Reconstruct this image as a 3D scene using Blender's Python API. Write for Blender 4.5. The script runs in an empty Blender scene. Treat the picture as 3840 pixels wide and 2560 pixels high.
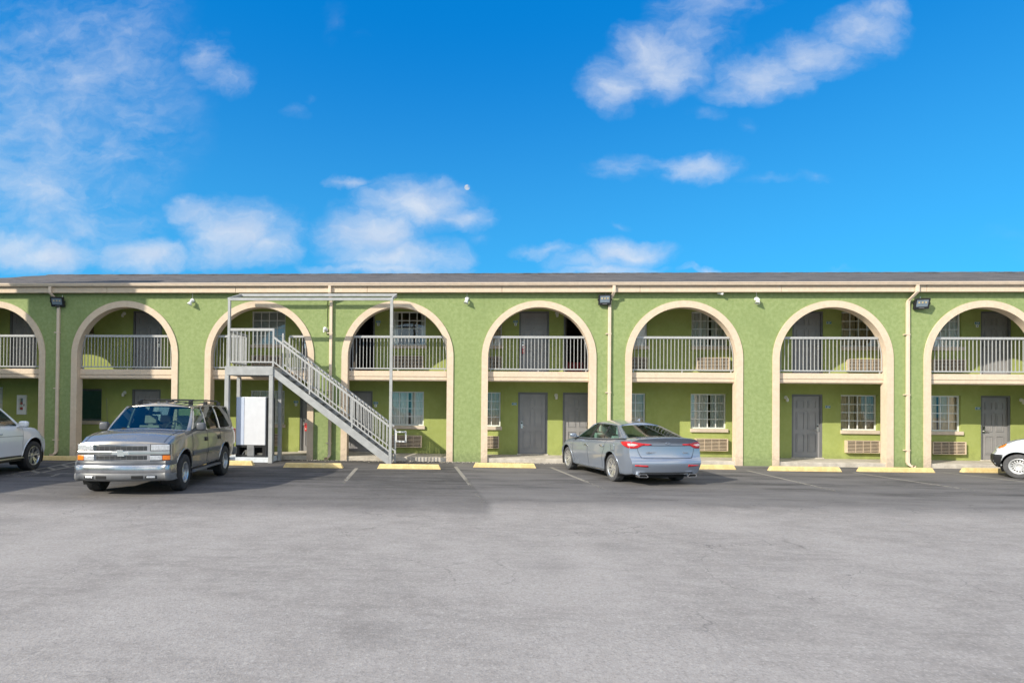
import bpy, bmesh, math, random
from mathutils import Vector, Matrix
from mathutils.bvhtree import BVHTree
from mathutils import geometry as geo
random.seed(7)
PI = math.pi
R = math.radians
scene = bpy.context.scene
COL = scene.collection

# ------------------------------------------------------------------ materials
class NT:
    def __init__(s, tree):
        s.t = tree
    def n(s, typ, **kw):
        nd = s.t.nodes.new(typ)
        for k, v in kw.items():
            if k.startswith('_'):
                setattr(nd, k[1:], v)
            else:
                key = int(k[1:]) if k[0] == 'i' and k[1:].isdigit() else k.replace('__', ' ')
                s.set(nd.inputs[key], v)
        return nd
    def set(s, sock, v):
        if hasattr(v, 'is_output') or isinstance(v, bpy.types.NodeSocket):
            s.t.links.new(v, sock)
        else:
            sock.default_value = v
    def math(s, op, a, b=0.0, c=None, clamp=False):
        nd = s.t.nodes.new('ShaderNodeMath'); nd.operation = op; nd.use_clamp = clamp
        s.set(nd.inputs[0], a); s.set(nd.inputs[1], b)
        if c is not None: s.set(nd.inputs[2], c)
        return nd.outputs[0]
    def vmath(s, op, a, b=(0, 0, 0)):
        nd = s.t.nodes.new('ShaderNodeVectorMath'); nd.operation = op
        s.set(nd.inputs[0], a); s.set(nd.inputs[1], b)
        return nd.outputs['Value'] if op in ('LENGTH', 'DOT_PRODUCT', 'DISTANCE') else nd.outputs[0]
    def noise(s, vec, scale, detail=4, rough=.55, dist=0.0, col=False):
        nd = s.n('ShaderNodeTexNoise', Scale=scale, Detail=detail, Roughness=rough, Distortion=dist)
        if vec is not None: s.set(nd.inputs['Vector'], vec)
        return nd.outputs['Color' if col else 'Fac']
    def ramp(s, fac, lo, hi):
        nd = s.n('ShaderNodeMapRange', _interpolation_type='SMOOTHSTEP')
        s.set(nd.inputs[0], fac); nd.inputs[1].default_value = lo; nd.inputs[2].default_value = hi
        return nd.outputs[0]
    def mix(s, fac, a, b, blend='MIX'):
        nd = s.t.nodes.new('ShaderNodeMix'); nd.data_type = 'RGBA'; nd.blend_type = blend
        s.set(nd.inputs[0], fac); s.set(nd.inputs[6], a); s.set(nd.inputs[7], b)
        return nd.outputs[2]
    def bump(s, h, strength, dist=.01):
        nd = s.n('ShaderNodeBump', Strength=strength, Distance=dist)
        s.set(nd.inputs['Height'], h)
        return nd.outputs[0]
    def coord(s, which='Object'):
        return s.t.nodes.new('ShaderNodeTexCoord').outputs[which]
    def scale(s, vec, sc):
        nd = s.n('ShaderNodeMapping'); s.set(nd.inputs[0], vec); nd.inputs['Scale'].default_value = sc
        return nd.outputs[0]

def c4(c): return (c[0], c[1], c[2], 1.0)

def newmat(name):
    m = bpy.data.materials.new(name); m.use_nodes = True
    nt = NT(m.node_tree)
    b = m.node_tree.nodes['Principled BSDF']
    return m, nt, b

def plain(name, col, rough=.5, metal=0.0, var=.12, vscale=6, bump=0.0, bscale=40, coat=0.0, spec=.5):
    m, nt, b = newmat(name)
    co = nt.coord()
    n = nt.noise(co, vscale, 4)
    dark = c4([x * (1 - var) for x in col]); lite = c4([min(1, x * (1 + var)) for x in col])
    nt.set(b.inputs['Base Color'], nt.mix(nt.ramp(n, .3, .7), dark, lite))
    b.inputs['Roughness'].default_value = rough
    b.inputs['Metallic'].default_value = metal
    b.inputs['Specular IOR Level'].default_value = spec
    if coat:
        b.inputs['Coat Weight'].default_value = coat
        b.inputs['Coat Roughness'].default_value = .04
    if bump:
        nt.set(b.inputs['Normal'], nt.bump(nt.noise(co, bscale, 3), bump))
    return m

def stucco(name, a, bcol, stain, sc=5.0, bump=.35):
    m, nt, b = newmat(name)
    g = nt.t.nodes.new('ShaderNodeNewGeometry').outputs['Position']
    n1 = nt.noise(g, .8, 5, .6); n2 = nt.noise(g, sc, 5, .65); n3 = nt.noise(g, 45, 3)
    col = nt.mix(nt.ramp(n2, .33, .68), c4(a), c4(bcol))
    col = nt.mix(nt.math('MULTIPLY', nt.ramp(n1, .42, .75), .45), col, c4(stain))
    # faint vertical runs of dirt
    st = nt.noise(nt.scale(g, (3.0, 3.0, .22)), 1.6, 4, .6)
    col = nt.mix(nt.math('MULTIPLY', nt.ramp(st, .55, .8), .28), col, c4([x * .7 for x in a]))
    col = nt.mix(nt.math('MULTIPLY', nt.ramp(n3, .55, .75), .18), col, c4([x * .6 for x in a]))
    sp = nt.n('ShaderNodeSeparateXYZ'); nt.set(sp.inputs[0], g)
    splash = nt.math('MULTIPLY', nt.math('SUBTRACT', 1.0, nt.ramp(nt.math('ADD', sp.outputs[2], nt.math('MULTIPLY', nt.math('SUBTRACT', n2, .5), .9)), .02, .42)), .5)
    col = nt.mix(splash, col, c4([x * .55 + .035 for x in a]))
    nt.set(b.inputs['Base Color'], col)
    b.inputs['Roughness'].default_value = .92
    b.inputs['Specular IOR Level'].default_value = .25
    h = nt.math('ADD', nt.noise(g, 42, 4, .75), nt.math('MULTIPLY', nt.noise(g, 13, 3), .45))
    nt.set(b.inputs['Normal'], nt.bump(h, bump, .02))
    return m

def paint(name, col, metal=.55, rough=.32, flake=.05, dust=.12, dustcol=(.35, .33, .30)):
    m, nt, b = newmat(name)
    co = nt.coord()
    n = nt.noise(co, 2.2, 5, .6)
    base = nt.mix(nt.math('MULTIPLY', nt.ramp(n, .4, .75), dust), c4(col), c4(dustcol))
    nt.set(b.inputs['Base Color'], base)
    b.inputs['Metallic'].default_value = metal
    nt.set(b.inputs['Roughness'], nt.math('ADD', nt.math('MULTIPLY', n, .12), rough - .06))
    b.inputs['Coat Weight'].default_value = .9
    b.inputs['Coat Roughness'].default_value = .03
    return m

def glassmat(name, tint=(.75, .85, .82), refl=.10, rough=.01, rcol=(1, 1, 1)):
    m = bpy.data.materials.new(name); m.use_nodes = True
    nt = NT(m.node_tree); m.node_tree.nodes.clear()
    out = nt.n('ShaderNodeOutputMaterial')
    tr = nt.n('ShaderNodeBsdfTransparent', Color=c4(tint))
    gl = nt.n('ShaderNodeBsdfGlossy', Color=c4(rcol), Roughness=rough)
    wob = nt.noise(nt.coord(), 1.3, 2)
    bn = nt.bump(wob, .06, .05)
    nt.set(gl.inputs['Normal'], bn)
    fr = nt.n('ShaderNodeFresnel', IOR=1.5)
    fac = nt.math('ADD', nt.math('MULTIPLY', fr.outputs[0], .9), refl, clamp=True)
    mx = nt.n('ShaderNodeMixShader')
    nt.set(mx.inputs[0], fac); nt.set(mx.inputs[1], tr.outputs[0]); nt.set(mx.inputs[2], gl.outputs[0])
    nt.set(out.inputs[0], mx.outputs[0])
    return m

M = {}
M['stucco'] = stucco('green_stucco', (.246, .312, .122), (.312, .376, .166), (.215, .278, .106), 9.0, .5)
M['stucco_in'] = stucco('olive_stucco', (.325, .372, .112), (.365, .412, .136), (.288, .332, .098), 4.0, .35)
M['cream'] = stucco('cream_stucco', (.66, .525, .39), (.715, .58, .44), (.60, .475, .355), 9.0, .3)
M['ceiling'] = plain('ceiling_plaster', (.55, .56, .46), .9, var=.06)
M['cream_metal'] = plain('cream_metal', (.72, .575, .44), .45, var=.05)
M['rail'] = plain('grey_painted_steel', (.41, .41, .405), .42, var=.07, vscale=14)
M['steel'] = plain('weathered_grey_steel', (.37, .375, .372), .45, var=.10, vscale=5, bump=.05)
M['tread'] = plain('stair_tread_steel', (.22, .23, .24), .6)
M['door'] = plain('grey_door_paint', (.285, .276, .276), .42, var=.07, vscale=2.2)
M['frame_grey'] = plain('grey_frame_paint', (.15, .152, .156), .5, var=.06)
M['white'] = plain('white_enamel', (.80, .80, .78), .4, var=.03)
M['white_dull'] = plain('white_fixture_plastic', (.74, .73, .68), .45, var=.06)
M['tan'] = plain('tan_louvre_metal', (.62, .50, .37), .5, var=.08)
M['dark'] = plain('dark_cavity', (.012, .012, .013), .8)
M['black'] = plain('black_plastic', (.02, .021, .023), .42, var=.15)
M['chrome'] = plain('chrome', (.78, .79, .80), .12, 1.0, var=.03)
M['brushed'] = plain('brushed_nickel', (.62, .61, .58), .3, 1.0, var=.06)
M['glass'] = glassmat('window_glass', (.94, .96, .95), .05)
M['glass_dark'] = glassmat('office_window_glass', (.42, .48, .50), .14)
M['dark_metal_panel'] = plain('grey_base_panel', (.20, .205, .21), .45, var=.15)
M['led'] = plain('led_lens', (.20, .25, .30), .12)
M['teal'] = plain('teal_sign_face', (.010, .16, .22), .35, var=.05)
M['red'] = plain('red_card', (.62, .030, .035), .45, var=.08)
M['yellow'] = None
M['sill'] = plain('tan_sill_plaster', (.60, .50, .40), .85, var=.08, bump=.1)
M['curtain_white'] = plain('pale_drape', (.80, .78, .70), .9, var=.06)
M['curtain_tan'] = plain('tan_drape', (.76, .62, .42), .9, var=.08)
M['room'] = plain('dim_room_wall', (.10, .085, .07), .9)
M['blind'] = plain('pale_blind', (.66, .66, .60), .8, var=.05)

def yellow_paint():
    m, nt, b = newmat('worn_yellow_paint')
    g = nt.t.nodes.new('ShaderNodeNewGeometry').outputs['Position']
    n = nt.noise(g, 5, 6, .7); n2 = nt.noise(g, 22, 5, .75)
    col = nt.mix(nt.ramp(n, .35, .7), c4((.64, .47, .20)), c4((.78, .61, .29)))
    col = nt.mix(nt.math('MULTIPLY', nt.ramp(n2, .55, .68), .8), col, c4((.40, .35, .27)))
    nt.set(b.inputs['Base Color'], col); b.inputs['Roughness'].default_value = .8
    nt.set(b.inputs['Normal'], nt.bump(n2, .4, .01))
    return m
M['yellow'] = yellow_paint()

def concrete():
    m, nt, b = newmat('walkway_concrete')
    g = nt.t.nodes.new('ShaderNodeNewGeometry').outputs['Position']
    n = nt.noise(g, 3, 6, .65); n2 = nt.noise(g, 30, 4, .7)
    col = nt.mix(nt.ramp(n, .3, .7), c4((.40, .36, .30)), c4((.60, .55, .47)))
    col = nt.mix(nt.math('MULTIPLY', nt.ramp(n2, .56, .75), .4), col, c4((.26, .23, .19)))
    nt.set(b.inputs['Base Color'], col); b.inputs['Roughness'].default_value = .9
    nt.set(b.inputs['Normal'], nt.bump(n2, .5, .01))
    return m
M['concrete'] = concrete()

def shingles():
    m, nt, b = newmat('grey_shingles')
    g = nt.t.nodes.new('ShaderNodeNewGeometry').outputs['Position']
    sx = nt.scale(g, (1.0, 2.0, 2.0))
    br = nt.n('ShaderNodeTexBrick', Scale=3.0)
    nt.set(br.inputs['Vector'], nt.scale(g, (1.0, 1.25, 0.0)))
    br.inputs['Color1'].default_value = c4((.046, .040, .036)); br.inputs['Color2'].default_value = c4((.098, .085, .077))
    br.inputs['Mortar'].default_value = c4((.022, .021, .020)); br.inputs['Mortar Size'].default_value = .02
    n = nt.noise(nt.scale(g, (.7, 4.0, 4.0)), 1.5, 7, .78)
    col = nt.mix(nt.math('MULTIPLY', nt.ramp(n, .38, .62), .9), br.outputs[0], c4((.165, .146, .132)))
    col = nt.mix(nt.math('MULTIPLY', nt.ramp(nt.noise(g, 40, 3), .5, .7), .3), col, c4((.032, .030, .030)))
    nt.set(b.inputs['Base Color'], col); b.inputs['Roughness'].default_value = .95
    nt.set(b.inputs['Normal'], nt.bump(nt.noise(g, 25, 4), .6, .02))
    return m
M['roof'] = shingles()

def asphalt():
    m, nt, b = newmat('worn_asphalt')
    g = nt.t.nodes.new('ShaderNodeNewGeometry').outputs['Position']
    sep = nt.n('ShaderNodeSeparateXYZ'); nt.set(sep.inputs[0], g)
    x, y = sep.outputs[0], sep.outputs[1]
    big = nt.noise(g, .45, 4, .55)
    strk = nt.noise(nt.scale(g, (.35, 1.9, 1)), 1.3, 6, .62)
    strk2 = nt.noise(nt.scale(g, (1.2, 4.5, 1)), 1.8, 5, .65)
    med = nt.noise(g, 2.6, 6, .65)
    fine = nt.noise(g, 34, 4, .75)
    peb = nt.n('ShaderNodeTexVoronoi', Scale=62.0); nt.set(peb.inputs['Vector'], g)
    # older, paler paving with exposed stone
    pale = nt.mix(nt.ramp(med, .3, .7), c4((.280, .256, .236)), c4((.356, .328, .304)))
    pale = nt.mix(nt.math('MULTIPLY', nt.ramp(strk2, .42, .72), .52), pale, c4((.205, .188, .174)))
    pale = nt.mix(nt.math('MULTIPLY', nt.ramp(big, .42, .68), .6), pale, c4((.40, .369, .342)))
    pale = nt.mix(nt.math('MULTIPLY', nt.ramp(peb.outputs['Color'], .60, .98), .34), pale, c4((.56, .53, .49)))
    pale = nt.mix(nt.math('MULTIPLY', nt.ramp(fine, .48, .66), .50), pale, c4((.175, .162, .150)))
    grain = nt.noise(g, 15, 5, .7)
    pale = nt.mix(nt.math('MULTIPLY', nt.ramp(grain, .50, .68), .30), pale, c4((.45, .418, .386)))
    pale = nt.mix(nt.math('MULTIPLY', nt.ramp(grain, .48, .30), .32), pale, c4((.215, .200, .185)))
    # dark seal coat over the stalls
    seal = nt.mix(nt.ramp(strk, .32, .70), c4((.048, .046, .046)), c4((.120, .114, .112)))
    seal = nt.mix(nt.math('MULTIPLY', nt.ramp(strk2, .5, .78), .55), seal, c4((.23, .220, .212)))
    seal = nt.mix(nt.math('MULTIPLY', nt.ramp(fine, .54, .74), .34), seal, c4((.235, .224, .214)))
    seal = nt.mix(nt.math('MULTIPLY', nt.ramp(grain, .52, .70), .28), seal, c4((.20, .19, .182)))
    seal = nt.mix(nt.math('MULTIPLY', nt.ramp(grain, .48, .32), .35), seal, c4((.050, .047, .046)))
    tyre = nt.noise(nt.scale(g, (.9, .25, 1)), 1.1, 3)
    seal = nt.mix(nt.math('MULTIPLY', nt.ramp(tyre, .56, .75), .4), seal, c4((.055, .055, .058)))
    # where the seal coat ends: ragged band, stepping back to the right of the painted bay line
    edge = nt.math('ADD', y, nt.math('MULTIPLY', nt.math('SUBTRACT', nt.noise(g, .9, 5, .6), .5), 2.0))
    lim = nt.math('ADD', 9.3, nt.math('MULTIPLY', nt.ramp(x, -1.82, -1.58), -.8))
    d = nt.math('ADD', edge, lim)
    mask = nt.math('MULTIPLY', nt.ramp(d, -.75, .85), nt.math('ADD', .60, nt.math('MULTIPLY', nt.ramp(y, -9.8, -4.5), .40)))
    right = nt.ramp(x, -2.4, -2.2)
    bay = nt.math('ADD', x, nt.math('ADD', nt.math('MULTIPLY', y, .135), 2.83))
    lit = nt.math('MULTIPLY', nt.ramp(bay, -.04, .06), nt.ramp(nt.noise(nt.scale(g, (.5, 1.6, 1)), 1.0, 4), .30, .62))  # paler seal tone past the painted bay line, broken by noise
    seal = nt.mix(nt.math('MULTIPLY', lit, .50), seal, c4((.215, .205, .197)))
    col = nt.mix(mask, pale, seal)
    # hairline cracks
    ck = nt.n('ShaderNodeTexVoronoi', Scale=.55, _feature='DISTANCE_TO_EDGE')
    nt.set(ck.inputs['Vector'], nt.vmath('ADD', g, nt.vmath('MULTIPLY', nt.noise(g, 1.7, 4, .6, col=True), (.9, .9, 0))))
    crack = nt.math('SUBTRACT', 1.0, nt.ramp(ck.outputs['Distance'], .0, .006))
    gate = nt.ramp(nt.noise(g, .33, 2), .46, .58)
    col = nt.mix(nt.math('MULTIPLY', nt.math('MULTIPLY', crack, gate), .42), col, c4((.045, .044, .044)))
    # oil drips
    oil = nt.n('ShaderNodeTexVoronoi', Scale=.42); nt.set(oil.inputs['Vector'], nt.vmath('ADD', g, nt.vmath('MULTIPLY', nt.noise(g, 3, 3, col=True), (.4, .4, 0))))
    od = nt.math('SUBTRACT', 1.0, nt.ramp(oil.outputs['Distance'], .03, .20))
    col = nt.mix(nt.math('MULTIPLY', od, .22), col, c4((.07, .067, .065)))
    nt.set(b.inputs['Base Color'], col)
    b.inputs['Roughness'].default_value = .9
    b.inputs['Specular IOR Level'].default_value = .3
    h = nt.math('ADD', nt.noise(g, 70, 3, .7), nt.math('MULTIPLY', peb.outputs['Distance'], .5))
    nt.set(b.inputs['Normal'], nt.bump(h, .30, .010))
    return m
M['asphalt'] = asphalt()

def linepaint():
    m, nt, b = newmat('faded_line_paint')
    g = nt.t.nodes.new('ShaderNodeNewGeometry').outputs['Position']
    sep = nt.n('ShaderNodeSeparateXYZ'); nt.set(sep.inputs[0], g)
    b.inputs['Base Color'].default_value = c4((.36, .335, .285)); b.inputs['Roughness'].default_value = .85
    n = nt.noise(g, 9, 5, .7)
    n2 = nt.noise(g, 1.3, 3)
    far = nt.ramp(sep.outputs[1], -6.6, -3.2)
    f = nt.math('ADD', nt.math('ADD', n, nt.math('MULTIPLY', far, .30)), nt.math('MULTIPLY', n2, .25))
    a = nt.ramp(f, .62, .84)
    tr = nt.n('ShaderNodeBsdfTransparent'); mx = nt.n('ShaderNodeMixShader')
    nt.set(mx.inputs[0], nt.math('MULTIPLY', a, .75)); nt.set(mx.inputs[1], tr.outputs[0]); nt.set(mx.inputs[2], b.outputs[0])
    out = m.node_tree.nodes['Material Output']
    nt.set(out.inputs[0], mx.outputs[0])
    return m
M['line'] = linepaint()

# ------------------------------------------------------------------ mesh builder
class MB:
    def __init__(s): s.bm = bmesh.new()
    def quad(s, *pts):
        return s.bm.faces.new([s.bm.verts.new(p) for p in pts])
    def hexa(s, p):
        v = [s.bm.verts.new(q) for q in p]
        for f in ((0, 3, 2, 1), (4, 5, 6, 7), (0, 1, 5, 4), (1, 2, 6, 5), (2, 3, 7, 6), (3, 0, 4, 7)):
            s.bm.faces.new([v[i] for i in f])
        return s
    def box(s, x0, x1, y0, y1, z0, z1, mat=None):
        p = [Vector(q) for q in ((x0, y0, z0), (x1, y0, z0), (x1, y1, z0), (x0, y1, z0), (x0, y0, z1), (x1, y0, z1), (x1, y1, z1), (x0, y1, z1))]
        if mat is not None: p = [mat @ q for q in p]
        return s.hexa(p)
    def bar(s, p, q, w, h, up=(0, 0, 1)):
        p, q = Vector(p), Vector(q); d = (q - p).normalized(); u = Vector(up)
        sd = d.cross(u).normalized() * w / 2; uu = sd.cross(d).normalized() * h / 2
        return s.hexa([p - sd - uu, p + sd - uu, q + sd - uu, q - sd - uu, p - sd + uu, p + sd + uu, q + sd + uu, q - sd + uu])
    def prism(s, poly, a, b, axis='y', mat=None):
        def P(u, v, w):
            q = Vector((u, w, v)) if axis == 'y' else (Vector((w, u, v)) if axis == 'x' else Vector((u, v, w)))
            return mat @ q if mat is not None else q
        A = [s.bm.verts.new(P(u, v, a)) for u, v in poly]; B = [s.bm.verts.new(P(u, v, b)) for u, v in poly]
        n = len(poly)
        s.bm.faces.new(A); s.bm.faces.new(B[::-1])
        for i in range(n): s.bm.faces.new((A[i], B[i], B[(i + 1) % n], A[(i + 1) % n]))
        return s
    def tube(s, pts, r, n=8, cap=True, closed=False):
        pts = [Vector(p) for p in pts]; rings = []; N = len(pts); up = None
        for i, p in enumerate(pts):
            if closed: d = pts[(i + 1) % N] - pts[i - 1]
            else: d = pts[min(i + 1, N - 1)] - pts[max(i - 1, 0)]
            d.normalize()
            if up is None:
                up = Vector((0, 0, 1)) if abs(d.z) < .9 else Vector((1, 0, 0))
            a = d.cross(up).normalized(); b = a.cross(d).normalized(); up = b
            rr = r[i] if isinstance(r, (list, tuple)) else r
            rings.append([s.bm.verts.new(p + a * rr * math.cos(2 * PI * k / n) + b * rr * math.sin(2 * PI * k / n)) for k in range(n)])
        for i in range(N if closed else N - 1):
            A, B = rings[i], rings[(i + 1) % N]
            for k in range(n): s.bm.faces.new((A[k], A[(k + 1) % n], B[(k + 1) % n], B[k]))
        if cap and not closed:
            s.bm.faces.new(rings[0][::-1]); s.bm.faces.new(rings[-1])
        return s
    def lathe(s, prof, n=24, mat=None, axis='z', closed=False, cap=True):
        rings = []
        for r, h in prof:
            ring = []
            for k in range(n):
                a = 2 * PI * k / n
                q = Vector((r * math.cos(a), r * math.sin(a), h)) if axis == 'z' else Vector((r * math.cos(a), h, r * math.sin(a)))
                ring.append(s.bm.verts.new(mat @ q if mat is not None else q))
            rings.append(ring)
        m = len(rings)
        for i in range(m if closed else m - 1):
            A, B = rings[i], rings[(i + 1) % m]
            for k in range(n): s.bm.faces.new((A[k], A[(k + 1) % n], B[(k + 1) % n], B[k]))
        if not closed and cap:
            if prof[0][0] > 1e-5: s.bm.faces.new(rings[0][::-1])
            if prof[-1][0] > 1e-5: s.bm.faces.new(rings[-1])
        return s
    def pebble(s, c, sx, sy, sz, e=.45, n=20):      # rounded box
        def pw(v): return math.copysign(abs(v) ** e, v)
        rows = []
        for i in range(13):
            a = -PI / 2 + PI * i / 12
            rows.append([(c[0] + sx * pw(math.cos(a)) * pw(math.cos(2 * PI * k / n)), c[1] + sy * pw(math.cos(a)) * pw(math.sin(2 * PI * k / n)), c[2] + sz * pw(math.sin(a))) for k in range(n)])
        return s.grid(rows, closed_u=True)
    def ball(s, c, r, sc=(1, 1, 1), n=12):
        prof = [(max(1e-6, r * math.sin(PI * k / 8)), -r * math.cos(PI * k / 8)) for k in range(9)]
        return s.lathe(prof, n, Matrix.Translation(c) @ Matrix.Diagonal((sc[0], sc[1], sc[2], 1)))
    def grid(s, rows, closed_u=False):
        V = [[s.bm.verts.new(p) for p in r] for r in rows]
        for i in range(len(V) - 1):
            n = len(V[i])
            for k in range(n if closed_u else n - 1):
                try: s.bm.faces.new((V[i][k], V[i][(k + 1) % n], V[i + 1][(k + 1) % n], V[i + 1][k]))
                except ValueError: pass
        return s
    def text(s, body, size, mat, depth=.003):
        cu = bpy.data.curves.new('t', 'FONT'); cu.body = body; cu.size = size; cu.align_x = 'CENTER'; cu.align_y = 'CENTER'; cu.extrude = depth
        o = bpy.data.objects.new('t', cu); COL.objects.link(o)
        dg = bpy.context.evaluated_depsgraph_get(); dg.update()
        me = bpy.data.meshes.new_from_object(o.evaluated_get(dg))
        me.transform(mat); s.bm.from_mesh(me)
        bpy.data.objects.remove(o); bpy.data.meshes.remove(me); bpy.data.curves.remove(cu)
        return s
    def build(s, name, mat, parent=None, smooth=None, bevel=0.0, merge=0.0, normals=True):
        if merge: bmesh.ops.remove_doubles(s.bm, verts=s.bm.verts, dist=merge)
        if normals: bmesh.ops.recalc_face_normals(s.bm, faces=s.bm.faces)
        me = bpy.data.meshes.new(name); s.bm.to_mesh(me); s.bm.free()
        o = bpy.data.objects.new(name, me); COL.objects.link(o)
        me.materials.append(M[mat] if isinstance(mat, str) else mat)
        if parent is not None: o.parent = parent
        if smooth is not None:
            me.polygons.foreach_set('use_smooth', [True] * len(me.polygons))
            me.set_sharp_from_angle(angle=R(smooth))
        if bevel:
            bv = o.modifiers.new('bevel', 'BEVEL'); bv.width = bevel; bv.segments = 2; bv.limit_method = 'ANGLE'
        return o

def thing(name, label, cat, loc=(0, 0, 0), rot=0.0, group=None):
    o = bpy.data.objects.new(name, None); COL.objects.link(o)
    o.location = loc; o.rotation_euler = (0, 0, rot); o.empty_display_size = .2
    o['label'] = label; o['category'] = cat
    if group: o['group'] = group
    return o
def tag(o, label, cat, group=None, kind=None):
    o['label'] = label; o['category'] = cat
    if group: o['group'] = group
    if kind: o['kind'] = kind
    return o
def struct(o):
    o['kind'] = 'structure'; return o
def kids(o): return [c for c in bpy.data.objects if c.parent == o]
def dup(o, loc, rot=None, label=None, parent=None):
    c = o.copy(); COL.objects.link(c); c.parent = parent
    if loc is not None: c.location = loc
    if rot is not None: c.rotation_euler = (0, 0, rot)
    if label: c['label'] = label
    for k in kids(o): dup(k, None, None, None, c)
    return c
def empty(name, parent, loc=(0, 0, 0)):
    o = bpy.data.objects.new(name, None); COL.objects.link(o); o.parent = parent; o.location = loc
    o.empty_display_size = .1
    return o

# ------------------------------------------------------------------ dimensions of the motel
BAY = 4.65; A_IN = 1.651; A_OUT = 1.862; ZSP = 3.434
Y_RW = 1.65             # face of the room wall behind the gallery
X_L, X_R = -21.2, 34.0  # ends of the building
bays = list(range(-4, 8))       # bay index, centre = i * BAY
Z_FL = 3.00; Z_WALK = .135
Z_FAS = 5.536

# ------------------------------------------------------------------ ground, walkway
g = MB(); g.quad((-400, -300, 0), (400, -300, 0), (400, 500, 0), (-400, 500, 0))
struct(g.build('ground', 'asphalt'))
w = MB()
w.box(X_L, X_R, .015, Y_RW + .30, -.05, Z_WALK)
struct(w.build('walkway', 'concrete', bevel=.015))
ln = [((-5.43, -2.45), (-5.0, -5.8)), ((-2.62, -1.62), (-1.75, -8.6)), ((.24, -1.42), (.95, -7.0)),
      ((5.96, -1.5), (5.90, -5.9)), ((8.86, -1.7), (9.2, -5.4)), ((11.66, -1.3), (12.15, -4.4)),
      ((-14.30, -1.72), (-13.3, -5.9)), ((-13.5, -2.87), (-12.84, -5.7)), ((-12.2, -4.61), (-12.5, -4.72)), ((-12.5, -4.72), (-12.2, -5.5))]
cross = [((-13.735, -4.229), (-13.05, -4.723)), ((-13.95, -3.40), (-13.279, -3.933)), ((-14.076, -2.674), (-13.431, -3.21)), ((-13.491, -5.059), (-12.921, -5.508))]
for (p, q) in ln + cross:
    L = MB(); d = Vector((q[0] - p[0], q[1] - p[1], 0)); n = Vector((-d.y, d.x, 0)).normalized() * .05
    P, Q = Vector((p[0], p[1], .004)), Vector((q[0], q[1], .004))
    L.quad(P - n, Q - n, Q + n, P + n)
    struct(L.build('parking_line', 'line'))
gr = MB()
for k in range(900):      # loose grit along the foot of the wall
    x = random.uniform(-12, 6); y = -abs(random.gauss(0, .16)) - .03; s = random.uniform(.004, .013)
    gr.box(x - s, x + s, y - s, y + s, 0, s * 1.2)
tag(gr.build('grit', 'concrete'), 'loose grey grit along the foot of the green wall', 'grit', kind='stuff')

# ------------------------------------------------------------------ motel building
motel = thing('motel_building', 'long two-storey green motel with a row of cream arches', 'motel', (0, 0, 0))
NA = 40
def arch_pts(r, n=NA): return [(r * math.cos(PI * k / n), ZSP + r * math.sin(PI * k / n)) for k in range(n + 1)]
wall = MB()
Z_TOP = 5.62; TH = .23
for i in bays:
    cx = i * BAY
    xl, xr = cx - BAY / 2, cx + BAY / 2
    for y, flip in ((0.0, False), (TH, True)):
        def Q(*p):
            p = [(a, y, b) for a, b in p]
            wall.quad(*(p[::-1] if flip else p))
        Q((xl, -.05), (cx - A_OUT, -.05), (cx - A_OUT, ZSP), (xl, ZSP))
        Q((cx + A_OUT, -.05), (xr, -.05), (xr, ZSP), (cx + A_OUT, ZSP))
        Q((xl, ZSP), (cx - A_OUT, ZSP), (cx - A_OUT, Z_TOP), (xl, Z_TOP))
        Q((cx + A_OUT, ZSP), (xr, ZSP), (xr, Z_TOP), (cx + A_OUT, Z_TOP))
        ap = arch_pts(A_OUT)
        for k in range(NA):
            (x1, z1), (x0, z0) = ap[k], ap[k + 1]
            Q((cx + x0, z0), (cx + x1, z1), (cx + x1, Z_TOP), (cx + x0, Z_TOP))
wall.build('arcade_wall', 'stucco', motel, merge=.0005)
for i in bays:
    cx = i * BAY; t = MB()
    prof = [(A_OUT, -.05)] + arch_pts(A_OUT) + [(-A_OUT, -.05)]
    inn = [(A_IN, -.05)] + arch_pts(A_IN) + [(-A_IN, -.05)]
    rows = []
    for po, pi in zip(prof, inn):
        rows.append([(cx + po[0], -.035, po[1]), (cx + pi[0], -.035, pi[1]), (cx + pi[0], TH + .02, pi[1]), (cx + po[0], TH + .02, po[1])])
    t.grid(rows, closed_u=True)
    o = t.build('arch_trim', 'cream', motel, smooth=35, merge=.0005)
    b = MB()
    b.box(cx - A_IN + .002, cx + A_IN - .002, .11, .30, 2.80, 2.985)
    b.box(cx - A_IN + .002, cx + A_IN - .002, .125, .30, 2.685, 2.792)
    b.box(cx - A_IN + .002, cx + A_IN - .002, .15, .30, 2.66, 2.70)
    b.build('balcony_beam', 'cream', motel, bevel=.006)
sl = MB(); sl.box(X_L, X_R, TH + .03, Y_RW, 2.76, 2.95); sl.build('balcony_floor', 'ceiling', motel)
dk = MB(); dk.box(X_L, X_R, .30, Y_RW, 2.955, Z_FL - .005); dk.build('balcony_deck', 'concrete', motel)
ce = MB(); ce.box(X_L, X_R, TH, Y_RW, 5.45, 5.60); ce.build('gallery_ceiling', 'ceiling', motel)
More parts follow.
